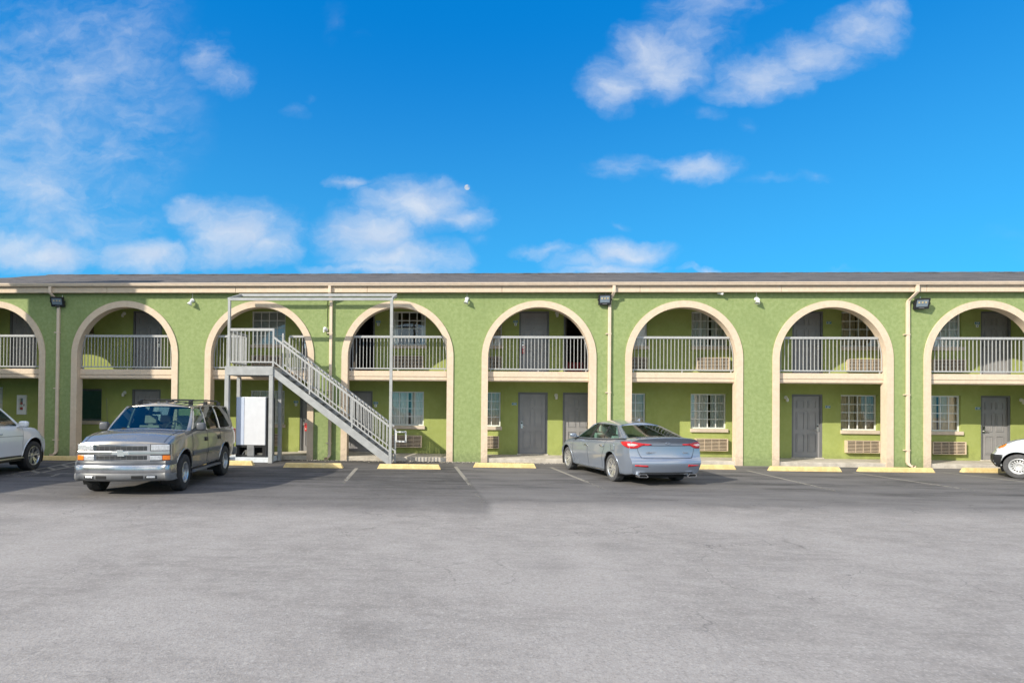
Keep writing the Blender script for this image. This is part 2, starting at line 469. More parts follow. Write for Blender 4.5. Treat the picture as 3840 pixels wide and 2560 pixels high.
# fascia, gutter, roof
f = MB()
xs = [X_L - .4] + [-18.9 + 4.42 * k for k in range(12)] + [X_R]
for a, b_ in zip(xs[:-1], xs[1:]):
    f.box(a + .006, b_ - .006, -.20, -.16, Z_FAS, 5.735)
f.build('fascia', 'cream', motel, bevel=.006)
s_ = MB(); s_.box(X_L - .4, X_R, -.16, .0, Z_FAS + .02, Z_FAS + .05); s_.build('soffit', 'cream', motel)
gt = MB()
prof = [(-.205, 5.745), (-.27, 5.725), (-.30, 5.75), (-.305, 5.785), (-.325, 5.80), (-.325, 5.832), (-.315, 5.832), (-.312, 5.81), (-.21, 5.81)]
gt.prism(prof, X_L - .4, X_R, 'x'); gt.build('gutter', 'cream_metal', motel)
rf = MB()
ridge_y, ridge_z, ev_y, ev_z = 6.3, 7.70, -.27, 5.84
NX, NY = 110, 14
rng = random.Random(3)
rows = []
for j in range(NY + 1):
    t = j / NY; row = []
    for k in range(NX + 1):
        x = X_L - .5 + (X_R - X_L + .5) * k / NX
        row.append((x, ev_y + (ridge_y - ev_y) * t, ev_z + (ridge_z - ev_z) * t + (rng.uniform(-.012, .012) if 0 < j else 0)))
    rows.append(row)
rf.grid(rows)
rows2 = [rows[-1], [(x, 12.9, ev_z) for x, y, z in rows[-1]]]
rf.grid(rows2)
rf.box(X_L - .5, X_R, ev_y, 12.9, ev_z - .03, ev_z - .01)
rf.build('roof', 'roof', motel, merge=.0005)
cap = MB()
for k in range(180):
    x = X_L - .5 + k * .305
    cap.prism([(-.16, -.045), (0, .015), (.16, -.045), (.16, -.03), (0, .034), (-.16, -.03)], x, x + .31, 'x', Matrix.Translation((0, ridge_y, ridge_z + .005 * (k % 2))))
cap.build('ridge_cap', 'roof', motel)

# openings in the room wall:  (x0, x1, z0, z1)
WL, WU = (1.13, 2.35), (4.02, 5.24)
DL, DU = (Z_WALK + .03, 2.36), (Z_FL, 5.25)
win_list = [  # x0, x1, storey, dressing
    (-10.26, -9.01, 'u', 'blind'), (-10.28, -9.01, 'l', 'white'), (-5.08, -3.88, 'u', 'gap'), (-5.14, -3.92, 'l', 'white'),
    (-2.38, -1.14, 'u', 'tan'), (-2.38, -1.17, 'l', 'gap_tan'), (2.74, 3.97, 'u', 'blind'), (5.50, 6.70, 'u', 'white'),
    (2.70, 3.92, 'l', 'gap_tan'), (5.48, 6.70, 'l', 'white'), (10.60, 11.84, 'u', 'tan'), (10.58, 11.80, 'l', 'tan'),
    (13.34, 14.58, 'u', 'white'), (13.34, 14.56, 'l', 'tan'), (19.9, 21.1, 'u', 'tan'), (19.9, 21.1, 'l', 'tan'),
    (24.6, 25.8, 'u', 'tan'), (24.6, 25.8, 'l', 'white')]
door_list = [  # x0, x1, storey, side of the handle, open
    (-19.48, -18.44, 'u', -1, 0), (-14.73, -13.62, 'u', 1, 0), (-14.73, -13.64, 'l', 1, 0),
    (-8.42, -7.38, 'u', -1, 0), (-8.44, -7.40, 'l', -1, 0), (-6.76, -5.72, 'u', 1, 1), (-6.80, -5.78, 'l', 1, 0),
    (-.53, .53, 'u', -1, 0), (-.55, .50, 'l', -1, 0), (1.04, 2.10, 'u', -1, 1), (1.03, 2.07, 'l', 1, 0),
    (8.94, 9.98, 'u', 1, 0), (8.93, 9.97, 'l', 1, 0), (15.22, 16.22, 'u', -1, 0), (15.22, 16.20, 'l', -1, 0),
    (18.2, 19.24, 'u', 1, 0), (18.2, 19.24, 'l', 1, 0), (22.9, 23.94, 'l', 1, 0)]
holes = []
for x0, x1, s, _ in win_list: holes.append((x0, x1) + (WL if s == 'l' else WU))
for x0, x1, s, _, _ in door_list: holes.append((x0, x1) + (DL if s == 'l' else DU))
OFF = (-17.0, -15.88, 1.18, 2.36); LOB = (-20.9, -19.70, 1.30, 2.40); HIW = (-17.3, -16.22, 4.40, 5.20)
holes += [OFF, LOB, HIW]
xs = sorted(set([X_L, X_R] + [h[0] for h in holes] + [h[1] for h in holes]))
zs = sorted(set([-.05, 5.5] + [h[2] for h in holes] + [h[3] for h in holes]))
rw = MB(); DEP = .14
def in_hole(x, z): return any(h[0] < x < h[1] and h[2] < z < h[3] for h in holes)
for a, b_ in zip(xs[:-1], xs[1:]):
    for c, d in zip(zs[:-1], zs[1:]):
        if not in_hole((a + b_) / 2, (c + d) / 2):
            rw.quad((a, Y_RW, c), (b_, Y_RW, c), (b_, Y_RW, d), (a, Y_RW, d))
for x0, x1, z0, z1 in holes:
    y0, y1 = Y_RW, Y_RW + DEP
    rw.quad((x0, y0, z0), (x0, y1, z0), (x0, y1, z1), (x0, y0, z1))
    rw.quad((x1, y1, z0), (x1, y0, z0), (x1, y0, z1), (x1, y1, z1))
    rw.quad((x0, y1, z1), (x1, y1, z1), (x1, y0, z1), (x0, y0, z1))
    rw.quad((x0, y0, z0), (x1, y0, z0), (x1, y1, z0), (x0, y1, z0))
rw.build('room_wall', 'stucco_in', motel, merge=.0005, normals=False)
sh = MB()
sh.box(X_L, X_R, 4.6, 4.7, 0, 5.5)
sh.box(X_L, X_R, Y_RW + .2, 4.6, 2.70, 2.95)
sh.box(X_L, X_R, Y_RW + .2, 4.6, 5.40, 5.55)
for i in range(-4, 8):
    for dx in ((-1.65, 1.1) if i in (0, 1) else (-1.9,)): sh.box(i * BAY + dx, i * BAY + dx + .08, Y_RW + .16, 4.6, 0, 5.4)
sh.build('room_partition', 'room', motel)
ow = MB(); ow.box(X_L, X_R, 12.5, 12.7, 0, 5.8); ow.box(X_L - .01, X_L + .15, .01, 12.5, -.05, 5.8); ow.box(X_R - .15, X_R + .01, .01, 12.5, -.05, 5.8)
ow.build('end_wall', 'stucco', motel)

# --- windows: one prototype per storey, then copies
def window_proto(w, h, cols=4, rowsn=4, fw=.045):
    y = Y_RW + .075
    m = MB()
    m.box(0, w, y, y + .05, 0, fw); m.box(0, w, y, y + .05, h - fw, h)
    m.box(0, fw, y + .001, y + .049, fw, h - fw); m.box(w - fw, w, y + .001, y + .049, fw, h - fw)
    for k in range(1, cols):
        x = fw + (w - 2 * fw) * k / cols; m.box(x - .015, x + .015, y + .008, y + .034, fw, h - fw)
    for k in range(1, rowsn):
        z = fw + (h - 2 * fw) * k / rowsn; m.box(fw, w - fw, y + .006, y + .036, z - .014, z + .014)
    return m
def curtain(w, h, kind, part=0):
    m = MB(); y = Y_RW + .165
    spans = {'white': [(0, .54), (.60, 1)], 'tan': [(0, .44), (.49, 1)], 'gap': [(0, .16), (.84, 1)], 'gap_tan': [(.52, 1)], 'blind': [(0, 1)]}[kind]
    if kind == 'blind':
        n = 30
        for k in range(n):
            z = h * (k + .5) / n
            m.hexa([(.03, y - .012, z - .023), (w - .03, y - .012, z - .023), (w - .03, y + .008, z + .019), (.03, y + .008, z + .019),
                    (.03, y - .009, z - .023), (w - .03, y - .009, z - .023), (w - .03, y + .011, z + .019), (.03, y + .011, z + .019)])
        return m
    for a, b_ in spans[part:part + 1]:
        a, b_ = a * w, b_ * w; n = max(8, int((b_ - a) / .012)); top = []; bot = []
        ph = random.uniform(0, 6)
        for k in range(n + 1):
            x = a + (b_ - a) * k / n
            dy = .040 * math.sin(x * 46 + ph) + .020 * math.sin(x * 23 + 2 * ph)
            top.append((x, y + dy * .6, h + .05)); bot.append((x + .01 * math.sin(x * 9 + ph), y + dy, -.1))
        m.grid([top, bot])
    return m
wl = {}
def add_window(x0, x1, z0, z1, dress, glass='glass', sill=True, mat='white', cols=4, rowsn=4, fw=.045):
    key = (round(x1 - x0, 2), round(z1 - z0, 2), cols, mat)
    w, h = x1 - x0, z1 - z0
    if key in wl:
        o = bpy.data.objects.new('window', wl[key].data); COL.objects.link(o); o.parent = motel
    else:
        o = window_proto(w, h, cols, rowsn, fw).build('window', mat, motel); wl[key] = o
    o.location = (x0, 0, z0)
    p = MB(); p.quad((.02, Y_RW + .097, .02), (w - .02, Y_RW + .097, .02), (w - .02, Y_RW + .097, h - .02), (.02, Y_RW + .097, h - .02))
    p.build('pane', glass, o, normals=False)
    if dress:
        for part in range(2 if dress in ('white', 'tan', 'gap') else 1): curtain(w, h, dress, part).build('blind' if dress == 'blind' else 'curtain', {'white': 'curtain_white', 'gap': 'curtain_white', 'blind': 'blind'}.get(dress, 'curtain_tan'), o, smooth=60)
    if sill:
        s = MB(); s.box(-.02, w + .05, Y_RW - .07, Y_RW + .07, -.125, -.004); s.build('sill', 'sill', o, bevel=.008)
    return o
for x0, x1, s, dr in win_list:
    z0, z1 = WL if s == 'l' else WU
    add_window(x0, x1, z0, z1, dr)
# office window with a service screen, lobby window and the small dark upper window
o = add_window(*OFF, None, 'glass_dark', True, 'frame_grey', 1, 1, .07)
s = MB(); s.box(.62, .96, Y_RW + .15, Y_RW + .20, .12, .46); s.box(.66, .92, Y_RW + .13, Y_RW + .15, .02, .10); s.build('service_screen', 'black', o, bevel=.01)
add_window(*LOB, 'white', 'glass', False, 'white', 2, 2)
add_window(*HIW, None, 'glass_dark', True, 'frame_grey', 1, 1, .04)

# --- doors
def door_slab(w, h):
    m = MB(); y = 0.0
    m.box(0, w, y, y + .04, 0, h)
    pw = (w - .36) / 2
    for cx in (.12 + pw / 2, w - .12 - pw / 2):
        for z0, z1 in ((.17, .78), (.93, 1.52), (1.66, 1.90)):
            z0 *= h / 2.06; z1 *= h / 2.06
            for (a, b_, c, d) in ((cx - pw / 2, cx + pw / 2, z0, z0 + .018), (cx - pw / 2, cx + pw / 2, z1 - .018, z1), (cx - pw / 2, cx - pw / 2 + .018, z0 + .018, z1 - .018), (cx + pw / 2 - .018, cx + pw / 2, z0 + .018, z1 - .018)):
                m.box(a, b_, y - .020, y + .001, c, d)
            m.box(cx - pw / 2 + .05, cx + pw / 2 - .05, y - .007, y + .001, z0 + .05, z1 - .05)
    return m
def door_handle(side, w):
    m = MB(); x = .075 if side < 0 else w - .075; s = 1 if side < 0 else -1
    m.box(x - .035, x + .035, -.028, 0, .90, 1.14)
    m.tube([(x, -.028, .965), (x, -.065, .965)], .016, 8)
    m.tube([(x, -.06, .965), (x + s * .06, -.066, .967), (x + s * .125, -.058, .96)], [.013, .012, .009], 8)
    return m
for x0, x1, s, side, op in door_list:
    z0, z1 = DL if s == 'l' else DU
    fw = .065; w = x1 - x0 - 2 * fw; h = z1 - z0 - fw - .012
    d = door_slab(w, h).build('door', 'door', motel)
    y = Y_RW + .075
    d.location = (x0 + fw, y, z0 + .012)
    fr = MB()
    yy = Y_RW + .02 - y
    fr.box(-fw, -.002, yy, yy + .13, -.012, h + fw); fr.box(w + .002, w + fw, yy, yy + .13, -.012, h + fw); fr.box(-.002, w + .002, yy, yy + .13, h + .002, h + fw)
    fr = fr.build('door_frame', 'frame_grey', motel if op else d)
    hd = door_handle(side, w).build('handle', 'brushed', d, smooth=40)
    lk = MB(); x = .075 if side < 0 else w - .075
    lk.box(x - .025, x + .025, -.033, -.027, 1.05, 1.12); lk.ball((w / 2, -.002, 1.56 * h / 2.06), .010); lk.build('lock', 'black', d)
    th = MB(); th.box(x0 - .03, x1 + .03, Y_RW - .05, Y_RW + .13, z0 - .05, z0 + .006); th.build('threshold', 'concrete', motel, bevel=.01)
    if op:
        fr.location = d.location
        d.rotation_euler = (0, 0, R(-100 if side > 0 else 100))
        if side > 0: d.rotation_euler = (0, 0, R(80)); d.location = (x0 + fw, y + .06, z0 + .012)
        else: d.location = (x1 - fw + .02, y + .06, z0 + .012); d.rotation_euler = (0, 0, R(97))
bed = MB(); bed.box(1.2, 2.6, 2.9, 4.5, Z_FL, Z_FL + .55); tag(bed.build('bed', 'red', bevel=.06), 'dark red bedspread glimpsed through the open upper doorway', 'bed')

# --- railings
def railing(x0, x1, ends, name='railing'):
    m = MB(); y = .155
    m.box(x0, x1, y - .030, y + .030, 4.085, 4.157)
    m.box(x0 if not ends[0] else x0, x1, y - .022, y + .022, 3.045, 3.085)
    return m
def rail_bay(cx, gaps=()):
    y = .155
    hw_top = math.sqrt(A_IN ** 2 - (4.12 - ZSP) ** 2) - .005
    segs = [(cx - hw_top, cx + hw_top, cx - A_IN + .015, cx + A_IN - .015)]
    if gaps:
        a, b_ = gaps
        segs = [(cx - hw_top, a, cx - A_IN + .015, a), (b_, cx + hw_top, b_, cx + A_IN - .015)]
    for k, (t0, t1, b0, b1) in enumerate(segs):
        m = MB()
        m.box(t0, t1, y - .035, y + .035, 4.085, 4.157)
        m.box(b0, b1, y - .022, y + .022, 3.045, 3.085)
        n = int(round((b1 - b0) / .117))
        for q in range(1, n):
            x = b0 + (b1 - b0) * q / n
            lx = abs(x - cx)
            zt = 4.09
            if lx > hw_top: zt = min(zt, ZSP + math.sqrt(max(0, (A_IN - .02) ** 2 - lx ** 2)))
            m.box(x - .0092, x + .0092, y - .0092, y + .0092, 3.08, zt)
        for sgn in (-1, 1):
            if gaps and ((sgn > 0) == (k == 0)): 
                xx = t1 if k == 0 else t0
                m.box(xx - .025, xx + .025, y - .025, y + .025, 2.985, 4.10)
                continue
            pts = []
            for q in range(13):
                z = 3.06 + (4.11 - 3.06) * q / 12
                r = A_IN - .03
                xx = r if z < ZSP else math.sqrt(r * r - (z - ZSP) ** 2)
                pts.append((cx + sgn * xx, y, z))
            m.tube(pts, .013, 6)
        for x in (b0 + .08, (b0 + b1) / 2, b1 - .08):
            m.box(x - .014, x + .014, y - .014, y + .014, 2.98, 3.05)
        m.build('railing', 'rail', motel)
for i in bays:
    rail_bay(i * BAY, (-9.82, -8.33) if i == -2 else ())

# ------------------------------------------------------------------ things fixed to the motel
def ac_proto():
    t = thing('air_conditioner', 'x', 'air conditioner', group='air conditioners under the room windows')
    w, h, d = 1.10, .43, .15
    m = MB(); m.box(0, w, -d, 0, 0, .028); m.box(0, w, -d, 0, h - .028, h); m.box(0, .03, -d, 0, .028, h - .028); m.box(w - .03, w, -d, 0, .028, h - .028)
    m.build('housing', 'tan', t, bevel=.004)
    b = MB(); b.box(.03, w - .03, -.04, -.002, .028, h - .028); b.build('coil', 'dark', t)
    g = MB(); n = 7
    for k in range(n):
        z = .045 + (h - .09) * (k + .5) / n
        g.hexa([(.03, -d + .004, z - .010), (w - .03, -d + .004, z - .010), (w - .03, -d + .06, z + .002), (.03, -d + .06, z + .002),
                (.03, -d + .004, z + .008), (w - .03, -d + .004, z + .008), (w - .03, -d + .06, z + .014), (.03, -d + .06, z + .014)])
    for x in (.30, .55, .80): g.box(x - .004, x + .004, -d + .01, -d + .05, .03, h - .03)
    g.build('grille', 'tan', t)
    return t
acs = [(-10.21, 3.19, 'tan louvred air conditioner behind the stair landing railing, upper floor'),
       (-5.03, 3.19, 'tan louvred air conditioner on the upper floor right of room 203'),
       (-2.25, 3.19, 'tan louvred air conditioner on the upper floor left of room 204'),
       (2.84, 3.18, 'tan louvred air conditioner at the left end of the balcony above the grey sedan'),
       (5.64, 3.18, 'tan louvred air conditioner half in sun on the balcony above the grey sedan'),
       (10.75, 3.15, 'tan louvred air conditioner in sun on the balcony right of room 207'),
       (13.53, 3.15, 'tan louvred air conditioner on the balcony left of room 208'),
       (-10.2, .345, 'tan louvred air conditioner behind the grey post under the stair landing'),
       (-5.07, .35, 'tan louvred air conditioner behind the foot of the stair, ground floor'),
       (-2.32, .36, 'tan louvred air conditioner on the ground floor left of room 104'),
       (2.78, .36, 'tan louvred air conditioner on the ground floor hidden behind the grey sedan'),
       (5.61, .36, 'tan louvred air conditioner on the ground floor beside the tail of the grey sedan'),
       (10.70, .355, 'tan louvred air conditioner on the ground floor right of room 107'),
       (13.53, .345, 'tan louvred air conditioner on the ground floor left of room 108')]
ac0 = ac_proto()
for k, (x, z, lab) in enumerate(acs):
    o = ac0 if k == 0 else dup(ac0, (0, 0, 0))
    o.location = (x, Y_RW, z); o['label'] = lab

def jar_lamp():
    t = thing('wall_lamp', 'x', 'wall lamp', group='jar lamps on the gallery wall')
    m = MB(); rot = Matrix.Rotation(R(90), 4, 'X')
    m.lathe([(.062, 0), (.062, .012), (.050, .024), (.022, .034), (.022, .05)], 18, rot)
    m.tube([(0, -.045, 0), (0, -.085, .005), (0, -.105, -.03)], .024, 10)
    m.build('mount', 'white_dull', t, smooth=40)
    g = MB(); g.lathe([(.030, -.015), (.046, -.03), (.048, -.075), (.046, -.12), (.030, -.135), (.001, -.138)], 18, Matrix.Translation((0, -.105, -.01)))
    g.build('jar', 'white_dull', t, smooth=40)
    return t
lamps = [(-15.06, 5.15, 'small white jar lamp beside the upper grey door above the silver wagon'),
         (-15.0, 2.23, 'small white jar lamp on the wall behind the silver wagon, beside the office window'),
         (.80, 5.17, 'small white jar lamp on the upper floor right of the room 204 door'),
         (.79, 2.26, 'small white jar lamp between the two ground floor doors by room 104'),
         (8.72, 2.24, 'small white jar lamp left of the room 107 door'),
         (16.53, 2.22, 'small white jar lamp above the white van, right of the room 108 door')]
l0 = jar_lamp()
for k, (x, z, lab) in enumerate(lamps):
    o = l0 if k == 0 else dup(l0, (0, 0, 0))
    o.location = (x, Y_RW, z); o['label'] = lab

def spot_lamp():
    t = thing('spot_lamp', 'x', 'spot lamp', group='white spot lamps on the front wall')
    m = MB(); rot = Matrix.Rotation(R(90), 4, 'X')
    m.lathe([(.070, 0), (.070, .02), (.055, .04), (.001, .045)], 18, rot)
    m.box(-.006, .006, -.012, -.001, .05, .24)
    m.tube([(0, -.035, 0), (.01, -.085, -.015), (.02, -.115, -.04)], .022, 10)
    m.build('mount', 'white', t, smooth=40)
    b = MB()
    d = Matrix.Translation((.02, -.11, -.03)) @ Matrix.Rotation(R(22), 4, 'Y') @ Matrix.Rotation(R(-14), 4, 'X')
    b.lathe([(.001, .02), (.032, .015), (.038, -.02), (.048, -.07), (.075, -.125), (.082, -.15), (.070, -.15), (.001, -.12)], 20, d)
    b.build('lamp_head', 'white', t, smooth=45)
    return t
s0 = spot_lamp()
for k, (x, z, lab) in enumerate([(-11.62, 5.31, 'white spot lamp with a long stem on the wall above the silver wagon'),
                                 (-2.36, 5.36, 'white spot lamp under the eave between the arches of rooms 203 and 204'),
                                 (6.93, 5.35, 'white spot lamp under the eave left of the arch of room 207'),
                                 (16.2, 5.33, 'white spot lamp under the eave beyond the room 208 arch')][:3]):
    o = s0 if k == 0 else dup(s0, (0, 0, 0))
    o.location = (x, 0, z); o['label'] = lab
# the lamp at the end of a conduit beside the downspout
t = thing('conduit_lamp', 'white lamp globe at the end of a green conduit above the stair', 'lamp', (-7.05, 0, 4.33))
m = MB(); m.tube([(.03, -.018, .10), (.03, -.018, 1.19)], .014, 8); m.build('conduit', 'stucco', t)
m = MB(); m.lathe([(.065, 0), (.065, .03), (.045, .05), (.001, .06)], 18, Matrix.Rotation(R(90), 4, 'X')); m.ball((-.005, -.10, .02), .065); m.box(-.07, -.03, -.11, -.07, -.10, -.01); m.build('globe', 'white', t, smooth=40)

def flood(x, z, yaw, tilt, lab):
    t = thing('floodlight', lab, 'floodlight', (x, 0, z), group='floodlights under the eave')
    br = MB(); br.box(-.10, .10, -.03, 0, -.05, .05); br.tube([(-.02, -.03, 0), (-.02, -.13, -.01)], .02, 8); br.tube([(.06, -.012, .05), (.06, -.012, .22)], .009, 6); br.build('bracket', 'brushed', t)
    Mx = Matrix.Translation((0, -.15, -.03)) @ Matrix.Rotation(R(yaw), 4, 'Z') @ Matrix.Rotation(R(tilt), 4, 'X')
    h = MB(); h.box(-.20, .20, -.045, .045, -.165, .165, Mx)
    for k in range(9): h.box(-.17 + k * .04, -.16 + k * .04, .045, .09, -.13, .13, Mx)
    h.box(-.225, -.20, -.03, .03, -.03, .03, Mx); h.box(.20, .225, -.03, .03, -.03, .03, Mx)
    h.build('casing', 'black', t, bevel=.008)
    g = MB(); g.box(-.150, .150, -.052, -.044, -.085, .125, Mx); g.build('lens', 'led', t)
    for k in (-1, 0, 1):
        e = MB(); e.box(k * .09 - .02, k * .09 + .02, -.056, -.051, .03, .07, Mx); e.build('led_chip', 'yellow', t)
    e = MB(); e.box(-.07, .07, -.052, -.044, -.135, -.118, Mx); e.build('name_plate', 'brushed', t)
    return t
flood(-16.23, 5.27, 14, 24, 'black floodlight in the shade over the first downspout')
flood(2.09, 5.33, -6, 18, 'black floodlight above the grey sedan, beside a downspout elbow')
flood(11.92, 5.20, -14, 22, 'black floodlight beside the downspout near room 207, facing right')
cm = thing('security_camera', 'tiny white security camera under the eave above the sedan', 'camera', (5.72, 0, 5.56))
m = MB(); m.lathe([(.035, 0), (.035, .02), (.001, .03)], 14, Matrix.Rotation(R(90), 4, 'X')); m.tube([(0, -.02, 0), (.02, -.07, -.03)], .012, 8); m.build('mount', 'white', cm)
m = MB(); m.tube([(-.02, -.05, -.03), (.11, -.16, -.085)], [.034, .036], 12); m.build('barrel', 'white', cm, smooth=40)
m = MB(); m.tube([(.111, -.161, -.0855), (.114, -.1635, -.0866)], [.026, .026], 12); m.build('lens', 'black', cm)

def downspout(x_top, x, lab, kick=0.0, shoe=1):
    t = thing('downspout', lab, 'downspout', (0, 0, 0), group='cream downspouts on the front wall')
    m = MB(); w = .095
    def seg(p, q): m.bar(p, q, w, .07, up=(0, -1, .001) if abs(p[2] - q[2]) > .01 else (0, 0, 1))
    pts = [(x_top, -.25, 5.76), (x_top, -.25, 5.52), (x + (x_top - x) * .1, -.055, 5.28), (x, -.045, 5.2), (x, -.045, .18), (x + .03 * shoe, -.06, .10), (x + .10 * shoe, -.17, .05)]
    rows = []
    for i, p in enumerate(pts):
        hw, hd = w / 2, .036
        if i >= len(pts) - 1: rows.append([(p[0] - hw, p[1], p[2] - .03), (p[0] + hw, p[1], p[2] - .03), (p[0] + hw, p[1] - .02, p[2] + .05), (p[0] - hw, p[1] - .02, p[2] + .05)])
        else: rows.append([(p[0] - hw, p[1] + hd, p[2]), (p[0] + hw, p[1] + hd, p[2]), (p[0] + hw, p[1] - hd, p[2]), (p[0] - hw, p[1] - hd, p[2])])
    m.grid(rows, closed_u=True)
    m.build('pipe', 'cream_metal', t, bevel=.01)
    for z in (.55, 2.3, 4.2):
        c = MB(); c.box(x - w / 2 - .07, x + w / 2 + .012, -.088, -.001, z, z + .028); c.build('strap', 'cream_metal', t)
    return t
downspout(-16.42, -16.27, 'cream downspout in the shade between the first two arches', 0, -1)
downspout(-6.87, -6.87, 'straight cream downspout behind the metal stair', 0, -1)
downspout(2.36, 2.27, 'cream downspout that drops behind the grey sedan', 0, 1)
downspout(11.72, 11.58, 'cream downspout with a kinked elbow right of the room 207 arch', 0, 1)

def room_sign(num, x, z, card, lab):
    t = thing('room_sign', lab, 'room sign', (x, Y_RW, z), group='teal room number signs')
    b = MB(); b.box(-.085, .085, -.010, -.001, -.045, .045); b.build('plate_border', 'white', t, bevel=.004)
    p = MB(); p.box(-.079, .079, -.014, -.010, -.039, .039); p.build('plate', 'teal', t)
    m = MB(); m.text(num, .075, Matrix.Translation((0, -.0155, 0)) @ Matrix.Rotation(R(90), 4, 'X'), .001); m.build('number', 'white', t)
    if card:
        c = MB(); c.box(-.042, .042, -.008, -.001, -.145, -.052); c.build('card', 'white', t)
        c = MB(); c.box(-.016, .016, -.0095, -.008, -.125, -.075); c.build('pictogram', 'led', t)
    return t
for num, x, z, c in [('202', -8.54, 4.85, 1), ('102', -8.58, 1.94, 1), ('203', -5.60, 4.86, 1), ('103', -5.66, 1.93, 1), ('204', -.66, 4.87, 1), ('104', -.685, 1.94, 0),
                     ('207', 10.17, 4.85, 0), ('107', 10.14, 1.93, 0), ('208', 15.10, 4.84, 1), ('108', 15.115, 1.92, 0)]:
    room_sign(num, x, z, c, 'small teal sign with the room number %s%s' % (num, ' above a white card' if c else ''))

def door_hanger(x, y, z, lab):
    t = thing('door_hanger', lab, 'door hanger', (x, y, z), group='red door hangers on handles')
    m = MB(); m.box(-.042, .042, -.004, 0, -.25, -.06); m.box(-.042, -.022, -.004, 0, -.06, .012); m.box(.022, .042, -.004, 0, -.06, .012); m.box(-.042, .042, -.004, 0, .012, .03)
    m.build('card', 'red', t)
    p = MB(); p.lathe([(.001, 0), (.026, 0), (.026, .002), (.001, .002)], 14, Matrix.Translation((0, -.004, -.17)) @ Matrix.Rotation(R(90), 4, 'X')); p.build('print', 'cream_metal', t)
    return t
door_hanger(-8.21, Y_RW - .005, 1.14, 'red hanger card on the ground floor door handle beside room sign 102')
door_hanger(-.37, Y_RW - .005, 3.98, 'red hanger card on the upper door handle of room 204')

# extinguisher cabinet
t = thing('extinguisher_cabinet', 'white fire extinguisher cabinet with a narrow glass front', 'extinguisher cabinet', (-18.92, Y_RW, 1.75))
m = MB()
for a in ((-.175, .175, -.36, -.19), (-.175, .175, .24, .36), (-.175, -.06, -.19, .24), (.06, .175, -.19, .24)): m.box(a[0], a[1], -.06, -.001, a[2], a[3])
m.build('cabinet_frame', 'white', t)
m = MB(); m.box(-.06, .06, -.012, -.002, -.19, .24); m.build('cabinet_back', 'led', t)
m = MB(); m.lathe([(.001, -.185), (.04, -.18), (.045, -.16), (.045, .02), (.03, .06), (.012, .08), (.012, .11)], 14, Matrix.Translation((0, -.058, 0))); m.build('cylinder_body', 'red', t, smooth=40)
m = MB(); m.lathe([(.046, -.09), (.046, .01)], 14, Matrix.Translation((0, -.058, 0))); m.build('paper_tag', 'white', t)
m = MB(); m.box(-.06, .06, -.108, -.104, -.19, .24); m.build('glass_front', 'glass', t)
m = MB(); m.box(.10, .12, -.075, -.06, -.05, .03); m.build('latch', 'black', t)

# ------------------------------------------------------------------ metal stair
st = thing('metal_staircase', 'grey steel staircase with landing and open canopy frame', 'staircase', (0, 0, 0))
YF, YB = -1.27, -.42
def post(x, y, z0, z1, w=.11):
    m = MB(); m.box(x - w / 2, x + w / 2, y - w / 2, y + w / 2, z0, z1); return m
post(-9.80, YF, 0, 2.72, .13).build('landing_post', 'steel', st, bevel=.006)
post(-8.395, YF, 0, 2.72, .125).build('landing_post', 'steel', st, bevel=.006)
post(-9.80, YB, 0, 2.72, .11).build('landing_post', 'steel', st, bevel=.006)
post(-8.42, YB, 0, 2.72, .11).build('landing_post', 'steel', st, bevel=.006)
m = MB()
m.box(-9.86, -8.34, YF - .06, YF + .0, 2.73, 3.005); m.box(-9.86, -8.34, YB - .03, YB + .03, 2.73, 2.99)
m.box(-9.86, -9.80, YF, YB - .03, 2.732, 3.0); m.box(-8.40, -8.34, YF, YB - .03, 2.732, 2.995)
m.box(-9.855, -8.345, YB + .03, .105, 2.90, 2.985); m.build('landing_beam', 'steel', st)
m = MB(); m.box(-9.80, -8.40, YF, YB - .03, 2.955, 2.98); m.build('landing_deck', 'tread', st)
def guard(p0, p1, z0, z1, n, wtop=.06):
    m = MB(); p0, p1 = Vector(p0), Vector(p1)
    m.bar(p0 + Vector((0, 0, z1 - .04)), p1 + Vector((0, 0, z1 - .04)), wtop, .08)
    m.bar(p0 + Vector((0, 0, z0 + .02)), p1 + Vector((0, 0, z0 + .02)), .04, .045)
    for k in range(1, n):
        q = p0.lerp(p1, k / n); m.box(q.x - .011, q.x + .011, q.y - .011, q.y + .011, q.z + z0 + .02, q.z + z1 - .06)
    return m
guard((-9.76, YF, 0), (-8.36, YF, 0), 3.12, 4.19, 11).build('landing_guard', 'rail', st)
guard((-9.78, YF + .05, 0), (-9.78, .08, 0), 3.12, 4.17, 11).build('landing_guard', 'rail', st)
post(-8.35, YF, 3.0, 4.19, .05).build('newel_post', 'rail', st)
post(-9.765, YF, 3.0, 5.14, .075).build('canopy_post', 'steel', st)
post(-4.65, YF, 0, 5.13, .085).build('canopy_post', 'steel', st)
post(-4.63, YB, 0, 1.07, .06).build('newel_post', 'rail', st)
post(-8.35, YB, 3.0, 4.15, .05).build('newel_post', 'rail', st)
m = MB()
m.box(-9.80, -4.61, YF - .04, YF + .04, 5.06, 5.14); m.build('canopy_beam', 'steel', st)
m = MB(); m.box(-9.84, -4.62, -.40, -.34, 5.365, 5.455); m.build('canopy_beam', 'steel', st)
for x in (-9.80, -4.645):
    m = MB(); m.bar((x, YF - .02, 5.10), (x, -.36, 5.41), .05, .085); m.build('canopy_arm', 'steel', st)
